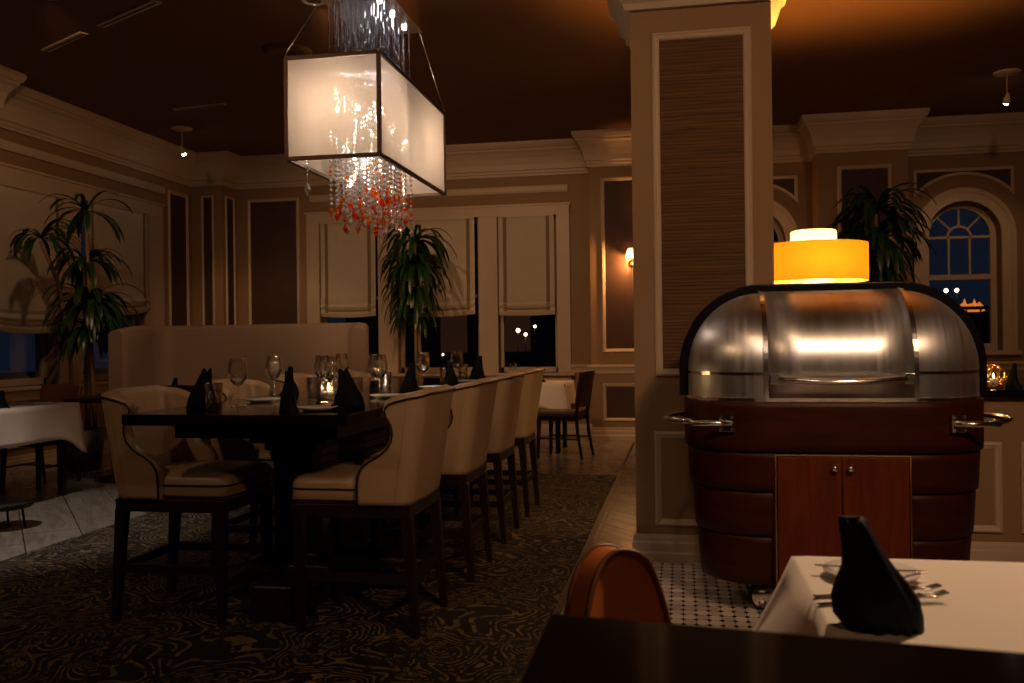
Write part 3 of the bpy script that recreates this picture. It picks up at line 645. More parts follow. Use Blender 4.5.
# ------------------------------------------------------------------ counter stools
def lerp_tab(tab, z):
    for (a, b) in zip(tab, tab[1:]):
        if z <= b[0]: t_ = (z - a[0]) / (b[0] - a[0]); t_ = t_ * t_ * (3 - 2 * t_) if False else t_; return a[1] + (b[1] - a[1]) * t_
    return tab[-1][1]
FRONT = [(.545, -.035), (.62, -.035), (.66, -.040), (.69, -.052), (.715, -.075), (.735, -.110), (.755, -.145), (.78, -.170), (.81, -.186), (.84, -.190), (.87, -.184), (.90, -.170), (.925, -.150), (.945, -.140), (.96, -.140), (1.1, -.14)]
def make_stool(label):
    th = thing('dining_chair', (0, 0, 0), label, 'chair', 'cream leather counter chairs at the dark table')
    # cushion: rounded crowned box
    rows = []; prof = [(.0, .545, .010), (0, .555, 0), (0, .60, 0), (0, .632, .004), (0, .648, .016), (0, .657, .04), (.0, .664, .09), (0, .668, .16)]
    N = 40
    for (_, z, ins) in prof:
        row = []
        for i in range(N):
            a = 2 * PI * i / N; ca, sa = math.cos(a), math.sin(a); e = .22
            px_ = math.copysign(abs(ca) ** e, ca); py_ = math.copysign(abs(sa) ** e, sa)
            row.append((.035 + (.235 - ins) * px_, (.232 - ins) * py_, z))
        rows.append(row)
    mb = MB(); mb.grid(rows, 0, True, True); mb.add(rows[-1], [tuple(range(N))], 0, True); mb.add(rows[0], [tuple(range(N))[::-1]], 0)
    cu = mb.build('seat_cushion', M['leather'], th)
    tr = MB()
    for z in (.560, .606):
        pts = []
        for i in range(N + 1):
            a = -PI / 2 + PI * i / N; ca, sa = math.cos(a), math.sin(a); e = .22
            pts.append((.035 + .237 * abs(ca) ** e, .234 * math.copysign(abs(sa) ** e, sa), z))
        pts = [(-.03, -.234, z)] + pts + [(-.03, .234, z)]; tr.tube(pts, .0038, 6)
    tr.build('cushion_trim', M['nail'], cu)
    # wrapping back
    cols = []; nS = 9; hw_ = .25; r_ = .07
    for i in range(nS + 1): cols.append((i / nS, 0, 1, 'L'))
    def colpt(kind, f, a, z, inset):
        zt = (z - .545) / .45; rear = -.262 - .07 * zt + inset * (1); fr = lerp_tab(FRONT, z); y0_ = hw_ - inset + .012 * zt
        if kind == 'S': return (fr * (1 - f) + (rear + r_) * f, y0_)
        return (rear + r_ * (1 - math.sin(a)), y0_ - r_ * (1 - math.cos(a))) if kind == 'C' else (rear, y0_ * f)
    spec = [('S', i / nS, 0) for i in range(nS + 1)] + [('C', 1, R(18 * i)) for i in range(1, 5)] + [('C', 1, PI / 2)]
    half = spec; rear_n = 6
    def path(z, inset):
        pts = [colpt(k_, f, a, z, inset) for (k_, f, a) in half]; yl = pts[-1][1]; xr = pts[-1][0]
        mid = [(xr - .008 * math.cos(PI / 2 * y_ / yl if yl else 0), y_) for y_ in [yl * (1 - 2 * j / (2 * rear_n)) for j in range(1, 2 * rear_n)]]
        return pts + mid + [(p_[0], -p_[1]) for p_ in pts[::-1]]
    K = len(path(.6, 0))
    def ztop(j):
        if min(j, K - 1 - j) < 3: return (.905, .935, .948)[min(j, K - 1 - j)]
        q = min(1, min(j, K - 1 - j) / (nS + 5.0)); return .948 + .052 * (q ** .9)
    def ztop_plain(j):      # lower at the wing tips, highest along the back
        q = min(j, K - 1 - j) / (nS + 5.0); q = min(q, 1); return .948 + .052 * (q ** .9)
    nz_ = 22
    def surf(inset):
        rws = []
        for k in range(nz_ + 1):
            tz = k / nz_; row = []
            for j in range(K):
                z = .545 + (ztop(j) - .545) * tz; x, y = path(z, inset)[j]
                ins_top = 0
                if inset == 0 and tz > .93: ins_top = 0
                row.append((x, y, z))
            rws.append(row)
        return rws
    O_, I_ = surf(0), surf(.052)
    mb = MB(); mb.grid(O_); mb.grid(I_)
    # rolled top: a raised middle row
    topm = []; 
    for j in range(K):
        a, b = Vector(O_[-1][j]), Vector(I_[-1][j]); topm.append(tuple((a + b) / 2 + Vector((0, 0, .014))))
    mb.grid([O_[-1], topm, I_[-1]]); mb.grid([O_[0], I_[0]])
    for j in (0, K - 1):
        fr_ = []
        for k in range(nz_ + 1):
            a, b = Vector(O_[k][j]), Vector(I_[k][j]); fr_.append(tuple((a + b) / 2 + Vector((.014, 0, 0))))
        mb.grid([[O_[k][j] for k in range(nz_ + 1)], fr_, [I_[k][j] for k in range(nz_ + 1)]])
    bk = mb.build('backrest', M['leather'], th)
    tr = MB(); off = .0035
    edge = [Vector(O_[k][0]) for k in range(nz_ + 1)] + [Vector(O_[-1][j]) for j in range(1, K)] + [Vector(O_[nz_ - k][K - 1]) for k in range(1, nz_ + 1)]
    edge = [Vector((p_.x - (.004 if abs(p_.y) > .18 and p_.x > -.2 else 0), p_.y, p_.z - (.006 if p_.z > .90 else 0))) for p_ in edge]
    out_ = []
    for p_ in edge: out_.append(p_ + Vector((0, math.copysign(off, p_.y) if abs(p_.y) > .1 else 0, 0)) + (Vector((-off, 0, 0)) if p_.x < -.25 else Vector((0, 0, 0))))
    tr.tube(out_, .0045, 6); tr.build('nailhead_trim', M['nail'], bk)
    for s_ in (-1, 1):
        sm = MB(); pts = [];
        for k in range(nz_ + 1): x, y = O_[k][nS][0], O_[k][nS][1]; pts.append((x, s_ * (abs(y) + .0005), O_[k][nS][2]))
        sm.tube(pts, .0018, 5); sm.build('seam', M['leather'], bk)
    # frame, legs, stretchers
    MB().box(-.255, .255, -.235, .235, .490, .545).build('seat_frame', M['espresso'], th, bevel=.004)
    for (x, sx_) in ((.225, .0), (-.235, -.035)):
        for y in (-.21, .21):
            MB().frustum((x + sx_, y * 1.02, .012), .030, .030, (x, y, .50), .048, .046).build('leg', M['espresso'], th, bevel=.003)
    for y in (-.214, .214): MB().box(-.24, .225, y - .010, y + .010, .225, .262).build('stretcher', M['espresso'], th)
    MB().box(.215, .237, -.205, .205, .16, .20).build('stretcher', M['espresso'], th)
    MB().box(-.258, -.238, -.205, .205, .225, .262).build('stretcher', M['espresso'], th)
    return th
sy = [3.71, 4.56, 5.40, 6.24]
rl_ = ['cream leather counter chair nearest the camera on the right side of the dark table', 'cream leather counter chair, second from the camera on the right side of the dark table', 'cream leather counter chair, third from the camera on the right side of the dark table', 'cream leather counter chair farthest back on the right side of the dark table']
ll_ = ['cream leather counter chair nearest the camera at the left side of the dark table', 'cream leather counter chair, second from the camera on the left side of the dark table', 'cream leather counter chair, third from the camera on the left side, behind the glasses', 'cream leather counter chair farthest back on the left side of the dark table']
st = make_stool(rl_[0]); st.location = (-1.33, sy[0], 0.0); st.rotation_euler = (0, 0, PI)
for k in range(1, 4): dup(st, (-1.30, sy[k], 0), PI, rl_[k])
for k in range(4): dup(st, (-2.145, sy[k] + (.02 if k == 0 else 0), 0), 0, ll_[k])

# ------------------------------------------------------------------ carving cart
KX, KY, KS = .648, 4.22, .295
ct = thing('carving_cart', (KX, KY, 0), 'mahogany carving cart with domed stainless steel roll top and chrome handles', 'serving cart')
def stadium(r, z, n=16, s=KS):
    pts = [(-s, -r, z), (-s / 3, -r, z), (s / 3, -r, z)] + [(s + r * math.sin(PI * i / n), -r * math.cos(PI * i / n), z) for i in range(n + 1)]
    pts += [(s / 3, r, z), (-s / 3, r, z)] + [(-s - r * math.sin(PI * i / n), r * math.cos(PI * i / n), z) for i in range(n)]
    return pts
def solid(mb, levels, mt_=0, smooth=True):
    rows = [stadium(r, z) for (r, z) in levels]; mb.grid(rows, mt_, smooth, True)
    mb.add(rows[0], [tuple(range(len(rows[0])))[::-1]], mt_); mb.add(rows[-1], [tuple(range(len(rows[0])))], mt_)
DR, DZ0, DZ1, DZT = .320, .945, 1.065, 1.405
def dome_r(z): return DR if z <= DZ1 else DR * math.sqrt(max(0, 1 - ((z - DZ1) / (DZT - DZ1)) ** 2))
tiers = [(.338, .335, .935, .722), (.322, .314, .722, .553), (.303, .292, .553, .36), (.284, .268, .36, .145)]
mb = MB()
for k, (ra, rb, za, zb_) in enumerate(tiers):
    solid(mb, [(rb - .03, zb_ + .001), (rb, zb_ + .004), (rb + (ra - rb) * .35, zb_ + .04), (ra, za - .03), (ra, za - .002), (ra - .004, za)])
mb.build('body', M['mahogany_dark'], ct)
mb = MB(); mb.box(-.272, .278, -.315, .25, .14, .722); mb.build('cabinet', M['mahogany_dark'], ct, bevel=.004)
for s_, (a, b) in ((-1, (-.255, .0)), (1, (.004, .262))):
    d = MB().box(a, b, -.327, -.314, .155, .705).build('door', M['mahogany'], ct, bevel=.003)
    MB().lathe([(0, 0), (.006, 0), (.006, .010), (.014, .016), (.0155, .026), (.010, .034), (0, .036)], 18).build('knob', M['chrome'], d, ((b - .030 if s_ < 0 else a + .030), -.327, .663), (R(90), 0, 0))
mb = MB()
for x in (-.262, .2685): mb.box(x - .003, x + .003, -.325, -.31, .15, .715)
mb.box(-.262, .2685, -.326, -.31, .709, .715); mb.build('door_trim', M['brass'], ct)
# dome shell: pointed rows to the top ridge
mb = MB(); lv = [(DZ0 - .01), DZ0, 1.0, DZ1] + [DZ1 + (DZT - DZ1) * math.sin(PI / 2 * i / 16) for i in range(1, 17)]
mb.grid([stadium(max(dome_r(z), .0005), z, 20) for z in lv], 0, True, True); mb.build('dome', M['steel'], ct)
def arc_prof(e, n=22, full=False):     # (y, z) along the front of the dome at outward offset e
    pts = [(-(DR + e), DZ0)] + [(-(DR + e), DZ1)]
    for i in range(1, n + 1):
        a = PI / 2 * i / n; pts.append((-(DR + e) * math.cos(a), DZ1 + (DZT - DZ1 + e) * math.sin(a)))
    return pts
lid = MB(); pr = arc_prof(.007)
lid.grid([[(x, y, z) for (y, z) in pr] for x in (-KS + .003, -KS / 2, 0, KS / 2, KS - .003)]); lid = lid.build('roll_top_lid', M['steel'], ct)
q = lid.modifiers.new('t', 'SOLIDIFY'); q.thickness = .004
for s_ in (-1, 1):
    mb = MB(); a_, b_ = arc_prof(.0), arc_prof(.013); x0_, x1_ = s_ * KS - .009, s_ * KS + .009
    mb.grid([[(x0_, y, z) for (y, z) in a_], [(x0_, y, z) for (y, z) in b_], [(x1_, y, z) for (y, z) in b_], [(x1_, y, z) for (y, z) in a_]], 0, False); mb.build('lid_rail', M['chrome'], ct)
mb = MB()      # horizontal trims round the ends and the base
for (z, hgt, e) in ((1.052, .012, .004), (.940, .018, .008)):
    mb.grid([stadium(DR + .0, z - hgt / 2, 20), stadium(DR + e, z - hgt / 2, 20), stadium(DR + e, z + hgt / 2, 20), stadium(DR, z + hgt / 2, 20)], 0, False, True)
mb.build('dome_trim', M['chrome'], ct)
mb = MB()      # black hood band following the outline
def outline(e):
    pts = [(-KS - DR - e, DZ0), (-KS - DR - e, DZ1)]
    for i in range(1, 17): a = PI / 2 * i / 16; pts.append((-KS - (DR + e) * math.cos(a), DZ1 + (DZT - DZ1 + e) * math.sin(a)))
    return pts + [(-p_[0], p_[1]) for p_ in pts[::-1]]
a_, b_ = outline(-.004), outline(.038); y0_, y1_ = -.035, .10
mb.grid([[(p_[0], y0_, p_[1]) for p_ in a_], [(p_[0], y0_, p_[1]) for p_ in b_], [(p_[0], y1_, p_[1]) for p_ in b_], [(p_[0], y1_, p_[1]) for p_ in a_]], 0, False)
mb.build('hood_band', M['blackmetal'], ct, bevel=.006)
# lid handle
hd = MB(); hd.tube([(-.255, -.345, 1.03)] + [(-.24 + .48 * i / 14, -.362 - .05 * math.sin(PI * i / 14) ** .5, 1.03 - .010 * math.sin(PI * i / 14)) for i in range(15)] + [(.255, -.345, 1.03)], .0135, 12); hd = hd.build('lid_handle', M['chrome'], ct)
for x in (-.262, .262): MB().box(x - .020, x + .020, -.366, -.318, 1.008, 1.052).build('handle_bracket', M['chrome'], hd, bevel=.003)
# side push handles
for s_ in (-1, 1):
    bx_ = s_ * .455; by = -math.sqrt(.345 ** 2 - (.455 - KS) ** 2) - .004
    pts = [(bx_ * .97, by - .012, .845), (bx_ * 1.08, by - .030, .845), (s_ * .60, by - .03, .846)]
    for i in range(0, 13):
        a = -PI / 2 + PI * i / 12; pts.append((s_ * (.60 + .115 * math.cos(a)), (abs(by) + .01) * .62 * math.sin(a) - .06, .848))
    pts += [(s_ * .60, .20, .85)]
    h = MB().tube(pts, .0125, 12).build('push_handle', M['chrome'], ct)
    an = s_ * math.atan2((.455 - KS), .345)
    mb = MB(); mb.box(-.034, .034, -.010, .006, -.036, .036)
    for (a, b) in ((-.024, -.026), (.024, -.026), (-.024, .026), (.024, .026)): mb.ball((a, -.011, b), .005, 0, 8, 5)
    o = mb.build('handle_plate', M['chrome'], h, (bx_, by, .845), (0, 0, an)); q = o.modifiers.new('b', 'BEVEL'); q.width = .003
    MB().box(-.02, .02, -.02, .02, -.03, .03).build('handle_plate', M['chrome'], h, (s_ * .60, .215, .85), (0, 0, 0), bevel=.003)
for (x, y) in ((-.30, -.10), (.30, -.10), (-.30, .12), (.30, .12)):
    cs = MB(); cs.box(-.02, .02, -.02, .02, .10, .150); cs.tube([(0, 0, .12), (0, .0, .13)], .03, 12); cs.box(-.035, -.028, -.02, .02, .05, .12)
    cs = cs.build('caster', M['blackmetal'], ct, (x, y, 0), (0, 0, R(15)))
    MB().lathe([(0, -.018), (.055, -.018), (.066, -.010), (.066, .010), (.055, .018), (0, .018)], 28).build('wheel', M['blackmetal'], cs, (0, 0, .066), (R(90), 0, 0))
    MB().lathe([(0, .014), (.03, .010), (.050, .0), (.056, -.008)], 28).build('hub_cap', M['chrome'], cs, (0, -.026, .066), (R(90), 0, 0))

# ------------------------------------------------------------------ half wall counter and things on it
o = MB().box(.50, 4.59, 4.90, 6.35, .887, .925).build('bar_counter', M['blacktop'], None, bevel=.005); tag(o, 'black polished counter slab on top of the half wall behind the cart', 'counter')
lp = thing('table_lamp', (.838, 5.95, .925), 'glowing yellow drum lamp with a cream inner shade, on the counter behind the cart', 'lamp')
MB().lathe([(0, 0), (.11, 0), (.115, .012), (.10, .025), (.03, .04), (.022, .10), (.03, .2), (.02, .34), (.016, .56), (0, .56)], 24).build('lamp_base', M['brass'], lp)
MB().lathe([(.325, .628), (.325, .862)], 48).lathe([(.321, .862), (.321, .628)], 48).build('outer_shade', M['lampshade'], lp)
MB().lathe([(.323, .860), (.13, .860)], 40).build('shade_ring', M['lampshade'], lp)
MB().lathe([(.140, .60), (.140, .943), (.132, .950), (.0, .950)], 40).build('inner_shade', M['lamp_inner'], lp)
lamp('table_lamp_bulb', 'POINT', (.838, 5.95, 1.76), 7, (1, .72, .36), .05)
for k in range(3):
    a = k * 2.1 + .6; lamp('table_lamp_outer_bulb', 'POINT', (.838 + .23 * math.cos(a), 5.95 + .23 * math.sin(a), 1.67), 12, (1, .80, .36), .05)
lamp('table_lamp_uplight', 'SPOT', (.838, 5.95, 1.90), 480, (1, .45, .09), .05, (.95, 5.95, 3.7), 112, .6)
gh = thing('wire_candle_holder', (1.60, 5.06, .925), 'round gold wire candle holder on the counter at the right edge of the dome', 'candle holder')
mb = MB(); rs = random.Random(5)
for k in range(12):
    ax_ = Vector((rs.uniform(-1, 1), rs.uniform(-1, 1), rs.uniform(-.6, .6))).normalized(); a_ = ax_.orthogonal().normalized(); b_ = ax_.cross(a_)
    mb.tube([(a_ * math.cos(2 * PI * i / 20) + b_ * math.sin(2 * PI * i / 20)) * .062 + Vector((0, 0, .064)) for i in range(20)], .002, 5, closed=True)
mb.build('wire_ball', M['brass'], gh)
MB().lathe([(0, .004), (.022, .004), (.022, .05), (0, .05)], 14).build('candle', M['china'], gh); MB().lathe([(0, .052), (.006, .06), (0, .082)], 8).build('flame', M['flame'], gh)
lamp('wire_candle_lamp', 'POINT', (1.60, 5.06, 1.0), .5, (1, .55, .2), .01)

# ------------------------------------------------------------------ tableware
def make_napkin(name, h, w_, d_, seed, label, group='black folded napkins on the dark table', cat='napkin'):
    """napkin folded upright: one steep side, a two-pointed top and a pleated sloping side; a lower flap lies beside it"""
    rnd = random.Random(seed); mir = -1 if seed % 2 else 1
    S_ = [(0, -.36, .50, .50), (.12, -.44, .47, .56), (.27, -.42, .42, .56), (.41, -.36, .34, .50), (.55, -.32, .24, .42), (.69, -.31, .15, .35), (.83, -.31, .06, .28), (.93, -.31, .0, .20), (1.0, -.29, -.05, .07)]
    NN = 40; rows = []; ph = rnd.uniform(0, 6); wid = rnd.uniform(.9, 1.1)
    for (t_, l, r_, dp) in S_:
        row = []; cx_ = (l + r_) / 2; hw2 = (r_ - l) / 2
        for i in range(NN):
            a = 2 * PI * i / NN; x = cx_ + hw2 * math.copysign(abs(math.cos(a)) ** .8, math.cos(a)) * wid
            pl = (math.sin((x + .8 * t_) * 32 + ph) * .06 + math.sin((x + 1.2 * t_) * 17 + ph) * .04) * (1 - .5 * t_)
            y = dp / 2 * math.copysign(abs(math.sin(a)) ** .9, math.sin(a)) + (pl if math.sin(a) < 0 else -pl) * abs(math.sin(a))
            dz = -.10 * math.exp(-((x + .17) / .05) ** 2) if t_ > .9 else 0
            row.append((mir * x * w_, y * max(w_, d_), (t_ + dz) * h))
        rows.append(row)
    mb = MB(); mb.grid(rows, 0, True, True); mb.add(rows[0], [tuple(range(NN))[::-1]]); mb.add(rows[-1], [tuple(range(NN))])
    r2 = []
    for k in range(7):
        t_ = k / 6; sc = (1 - t_) ** .5 + .03
        r2.append([(mir * w_ * (-.30 + .30 * t_ + math.cos(2 * PI * i / 20) * .36 * sc), -.006 + math.sin(2 * PI * i / 20) * d_ * .34 * sc, h * .42 * t_) for i in range(20)])
    mb.grid(r2, 0, True, True)
    return tag(mb.build(name, M['napkin']), label, cat, group)
def make_wine(label='', h=.215, br=.043):
    th = thing('wine_glass', (0, 0, 0), label, 'glass', 'wine glasses on the dark table')
    s_ = h / .215
    MB().lathe([(0, .001), (.034, .001), (.035, .003), (.012, .006), (.0045, .012), (.0038, .06), (.0042, .09 * s_)], 20).build('stem', M['glass'], th)
    z0 = .09 * s_; o_ = [(.004, z0), (.020, z0 + .008), (br * .86, z0 + .03), (br, z0 + .052), (br * .97, z0 + .08), (br * .80, h), (br * .78, h), (br * .95, z0 + .08), (br * .975, z0 + .052), (br * .84, z0 + .032), (.018, z0 + .011), (0, z0 + .008)]
    MB().lathe(o_, 24).build('bowl', M['glass'], th); return th
def make_tumbler(label=''):
    th = thing('water_tumbler', (0, 0, 0), label, 'glass', 'water tumblers on the dark table')
    MB().lathe([(0, .001), (.030, .001), (.032, .004), (.037, .115), (.0355, .115), (.030, .012), (0, .012)], 24).build('glass_body', M['glass'], th)
    MB().lathe([(0, .013), (.0295, .013), (.0325, .055), (0, .055)], 20).build('water', M['glass'], th); return th
def make_plate(label='', r=.085):
    o = MB().lathe([(0, .004), (r * .6, .004), (r * .62, .0), (r * .66, .0), (r * .68, .004), (r, .014), (r, .017), (r * .68, .008), (0, .007)], 32).build('side_plate', M['china']); return tag(o, label, 'plate', 'white plates on the dark table')
P0 = [  # row: (side word, napkin (x,y), h, w, wine (x,y), tumbler, plate)
    ('nearest place on the left side', (-2.045, 3.60), .175, .13, (-1.94, 3.72), (-1.935, 3.50), (-1.97, 4.02)),
    ('nearest place on the right side', (-1.375, 3.60), .17, .13, (-1.56, 3.90), (-1.50, 4.02), (-1.475, 3.50)),
    ('second place on the right side', (-1.385, 4.50), .17, .105, (-1.53, 4.45), (-1.60, 4.75), (-1.45, 4.33)),
    ('third place on the right side', (-1.40, 5.42), .17, .105, (-1.53, 5.25), (-1.47, 5.55), (-1.44, 5.15)),
    ('fourth place on the right side', (-1.42, 6.25), .18, .115, (-1.52, 6.05), (-1.55, 6.35), (-1.44, 5.95)),
    ('second place on the left side', (-2.10, 4.62), .13, .09, (-2.10, 4.42), (-1.90, 4.60), (-1.98, 4.80)),
]
wg = make_wine(); tm = make_tumbler(); pt0 = make_plate(); first = True
for i, (wd, npos, nh, nw, wp, tp, pp) in enumerate(P0):
    o = make_napkin('folded_napkin', nh, nw, .09, i + 1, 'black folded napkin standing at the %s of the dark table' % wd); o.location = (npos[0], npos[1], TZ); o.rotation_euler = (0, 0, .3)
    a = wg if i == 0 else copy_tree(wg); a.location = (wp[0], wp[1], TZ); a['label'] = 'clear stemmed wine glass at the %s of the dark table' % wd
    a = tm if i == 0 else copy_tree(tm); a.location = (tp[0], tp[1], TZ); a['label'] = 'short water tumbler at the %s of the dark table' % wd
    a = pt0 if i == 0 else copy_tree(pt0); a.location = (pp[0], pp[1], TZ); a['label'] = 'small white plate at the %s of the dark table' % wd
    if i in (1, 2, 3):
        a = copy_tree(wg); a.location = (wp[0] - .09 + .02 * i, wp[1] + .09, TZ); a['label'] = 'second stemmed wine glass at the %s of the dark table' % wd
o = make_napkin('folded_napkin', .185, .075, .07, 11, 'narrow upright black napkin at the near end of the dark table, left of the candle'); o.location = (-1.565, 3.42, TZ)
a = copy_tree(wg); a.location = (-1.80, 4.35, TZ); a['label'] = 'stemmed wine glass standing behind the candle on the dark table'
a = copy_tree(wg); a.location = (-1.95, 5.0, TZ); a['label'] = 'distant stemmed wine glass in the middle of the dark table, left of the candle'
a = copy_tree(tm); a.location = (-1.72, 4.05, TZ); a['label'] = 'water tumbler just left of the candle on the dark table'
cn = thing('candle_holder', (-1.70, 4.18, TZ), 'wide clear glass candle holder with a lit candle in the middle of the dark table', 'candle holder')
MB().lathe([(0, .002), (.055, .002), (.068, .02), (.07, .06), (.062, .095), (.060, .095), (.067, .06), (.064, .022), (.05, .008), (0, .008)], 12, smooth=False).build('glass_bowl', M['glass'], cn)
MB().lathe([(0, .01), (.028, .01), (.028, .04), (0, .04)], 18).build('candle', M['china'], cn)
MB().lathe([(0, .042), (.006, .052), (.007, .060), (0, .085)], 10).build('flame', M['flame'], cn)
lamp('candle_lamp', 'POINT', (-1.70, 4.18, TZ + .075), 1.6, (1, .60, .26), .012)

# ------------------------------------------------------------------ booth, far tables, chairs
bq = thing('banquette', (-4.035, 8.3, 0), 'tall curved-end taupe upholstered banquette behind the dark table', 'banquette')
hw_, hd_, bh = 1.165, .80, 1.40; pth = []
for i in range(5): pth.append((-hw_, -hd_ + i * (hd_ - .30) / 4))
for i in range(1, 9): a = PI / 2 * i / 8; pth.append((-hw_ + .30 * (1 - math.cos(a)), -.30 + .30 * math.sin(a)))
pth += [(x, 0) for x in (-.6, -.2, .2, .6)]
for i in range(0, 9): a = PI / 2 * i / 8; pth.append((hw_ - .30 * (1 - math.sin(a)), -.30 + .30 * math.cos(a)))
pth.append((hw_, -.34))
def off_path(p, d):
    out = []
    for i, q in enumerate(p):
        a = Vector(p[max(i - 1, 0)]); b = Vector(p[min(i + 1, len(p) - 1)]); t_ = (b - a).normalized(); out.append((q[0] + t_.y * d, q[1] - t_.x * d))
    return out
ins = off_path(pth, .14); mid = off_path(pth, .07)
def htop(i):
    e = min(i, len(pth) - 1 - i); return bh if e > 3 else bh - .05 * (1 - e / 4) ** 2
rows = [[(p_[0], p_[1], .08) for p_ in pth], [(p_[0], p_[1], htop(i) - .04) for i, p_ in enumerate(pth)], [(a[0] * .7 + b[0] * .3, a[1] * .7 + b[1] * .3, htop(i) - .010) for i, (a, b) in enumerate(zip(pth, mid))], [(p_[0], p_[1], htop(i)) for i, p_ in enumerate(mid)], [(a[0] * .7 + b[0] * .3, a[1] * .7 + b[1] * .3, htop(i) - .010) for i, (a, b) in enumerate(zip(ins, mid))], [(p_[0], p_[1], htop(i) - .04) for i, p_ in enumerate(ins)], [(p_[0], p_[1], .08) for p_ in ins]]
mb = MB(); mb.grid(rows)
for e in (0, -1): mb.add([r_[e] for r_ in rows], [tuple(range(len(rows)))])
mb.build('backrest', M['banquette'], bq)
MB().prism([(p_[0], p_[1]) for p_ in off_path(pth, .145)[2:-2]], .26, .47).build('seat', M['banquette'], bq, bevel=.03, seg=3)
MB().box(-1.0, 1.0, -.55, -.16, 0, .26).build('plinth', M['espresso'], bq)

def make_side_chair(name, mt_leather, label, cat='chair', group=None):
    th = thing(name, (0, 0, 0), label, cat, group)   # faces +x
    MB().prism([(-.20, -.20), (.23, -.22), (.25, 0), (.23, .22), (-.20, .20), (-.22, 0)], .42, .48).build('seat', mt_leather, th, bevel=.02, seg=3)
    MB().box(-.19, .21, -.19, .19, .385, .42).build('seat_frame', M['espresso'], th)
    rows = []
    for k in range(9):
        z = .52 + .36 * k / 8; x = -.215 - .07 * (k / 8) ** 1.2; hw2 = .19 + .03 * math.sin(PI * k / 16)
        rows.append([(x - .035 * math.cos(PI * y_ / 2), y_ * hw2, z + (.015 * (1 - y_ * y_) if k == 8 else 0)) for y_ in [-1 + j / 5 for j in range(11)]])
    b = MB(); b.grid(rows); b = b.build('backrest', mt_leather, th); q = b.modifiers.new('t', 'SOLIDIFY'); q.thickness = .035; q = b.modifiers.new('s', 'BEVEL'); q.width = .01; q.segments = 2
    for y in (-.18, .18):
        MB().tube([(-.26, y * 1.05, 0), (-.215, y, .25), (-.20, y, .45), (-.235, y, .65), (-.262, y, .80)], [.014, .018, .02, .017, .012], 8).build('leg', M['espresso'], th)
        MB().frustum((.215, y * 1.05, 0), .026, .026, (.20, y, .42), .038, .038).build('leg', M['espresso'], th)
        MB().tube([(-.235, y * 1.03, .2), (.207, y * 1.03, .2)], .008, 6).build('stretcher', M['espresso'], th)
    MB().tube([(0, -.187, .2), (0, .187, .2)], .008, 6).build('stretcher', M['espresso'], th)
    return th
def cloth_table(name, cx, cy_, w_, d_, z, drop, label_t, label_c, seed=0, legs='four', flare=.05, rz=0, drops=None, tgroup=None):
    th = thing(name, (cx, cy_, 0), label_t, 'table', tgroup, rz)
    MB().box(-w_ / 2, w_ / 2, -d_ / 2, d_ / 2, z - .035, z - .004).build('tabletop', M['espresso'], th)
    if legs == 'four':
        for sx_ in (-1, 1):
            for sy_ in (-1, 1): MB().frustum((sx_ * (w_ / 2 - .09), sy_ * (d_ / 2 - .09), 0), .045, .045, (sx_ * (w_ / 2 - .09), sy_ * (d_ / 2 - .09), z - .035), .06, .06).build('leg', M['espresso'], th)
    else:
        MB().tube([(0, 0, .03), (0, 0, z - .04)], .04, 14).build('pedestal', M['espresso'], th); MB().lathe([(0, 0), (.25, 0), (.25, .02), (.05, .05), (0, .05)], 24).build('base', M['espresso'], th)
    # cloth: top plus hanging skirt whose corners droop into points
    rnd = random.Random(seed); N = 96; per = []; r_ = .03
    hx_, hy_ = w_ / 2 + .004, d_ / 2 + .004; tot = 2 * (w_ + d_)
    for i in range(N):
        s_ = tot * i / N
        if s_ < w_: p_ = (-hx_ + s_ * hx_ * 2 / w_, -hy_); n_ = (0, -1); c_ = min(s_, w_ - s_)
        elif s_ < w_ + d_: q_ = s_ - w_; p_ = (hx_, -hy_ + q_ * hy_ * 2 / d_); n_ = (1, 0); c_ = min(q_, d_ - q_)
        elif s_ < 2 * w_ + d_: q_ = s_ - w_ - d_; p_ = (hx_ - q_ * hx_ * 2 / w_, hy_); n_ = (0, 1); c_ = min(q_, w_ - q_)
        else: q_ = s_ - 2 * w_ - d_; p_ = (-hx_, hy_ - q_ * hy_ * 2 / d_); n_ = (-1, 0); c_ = min(q_, d_ - q_)
        per.append((p_, n_, c_))
    rows = []
    for k in range(9):
        t_ = k / 8; row = []
        for i, (p_, n_, c_) in enumerate(per):
            cr = math.exp(-(c_ / .13) ** 2); d = drop * (1 + .55 * cr)
            dirn = Vector(p_).normalized(); nn = Vector(n_) * (1 - cr) + dirn * cr
            fold = flare * t_ * (1 + .45 * math.sin(i * .55 + seed) * (1 - cr)) + .035 * cr * t_
            row.append((p_[0] + nn.x * fold, p_[1] + nn.y * fold, z - .001 - d * t_ + (.004 if k == 0 else 0)))
        rows.append(row)
    mb = MB(); mb.grid(rows, 0, True, True); inner = [(p_[0][0] * .985, p_[0][1] * .985, z + .004) for p_ in per]; mb.grid([inner, rows[0]], 0, True, True); mb.add(inner, [tuple(range(N))], 0, True)
    o = mb.build('tablecloth', M['cloth'], None, (cx, cy_, 0), (0, 0, rz)); tag(o, label_c, 'tablecloth', 'white tablecloths')
    q = o.modifiers.new('t', 'SOLIDIFY'); q.thickness = .002
    return th
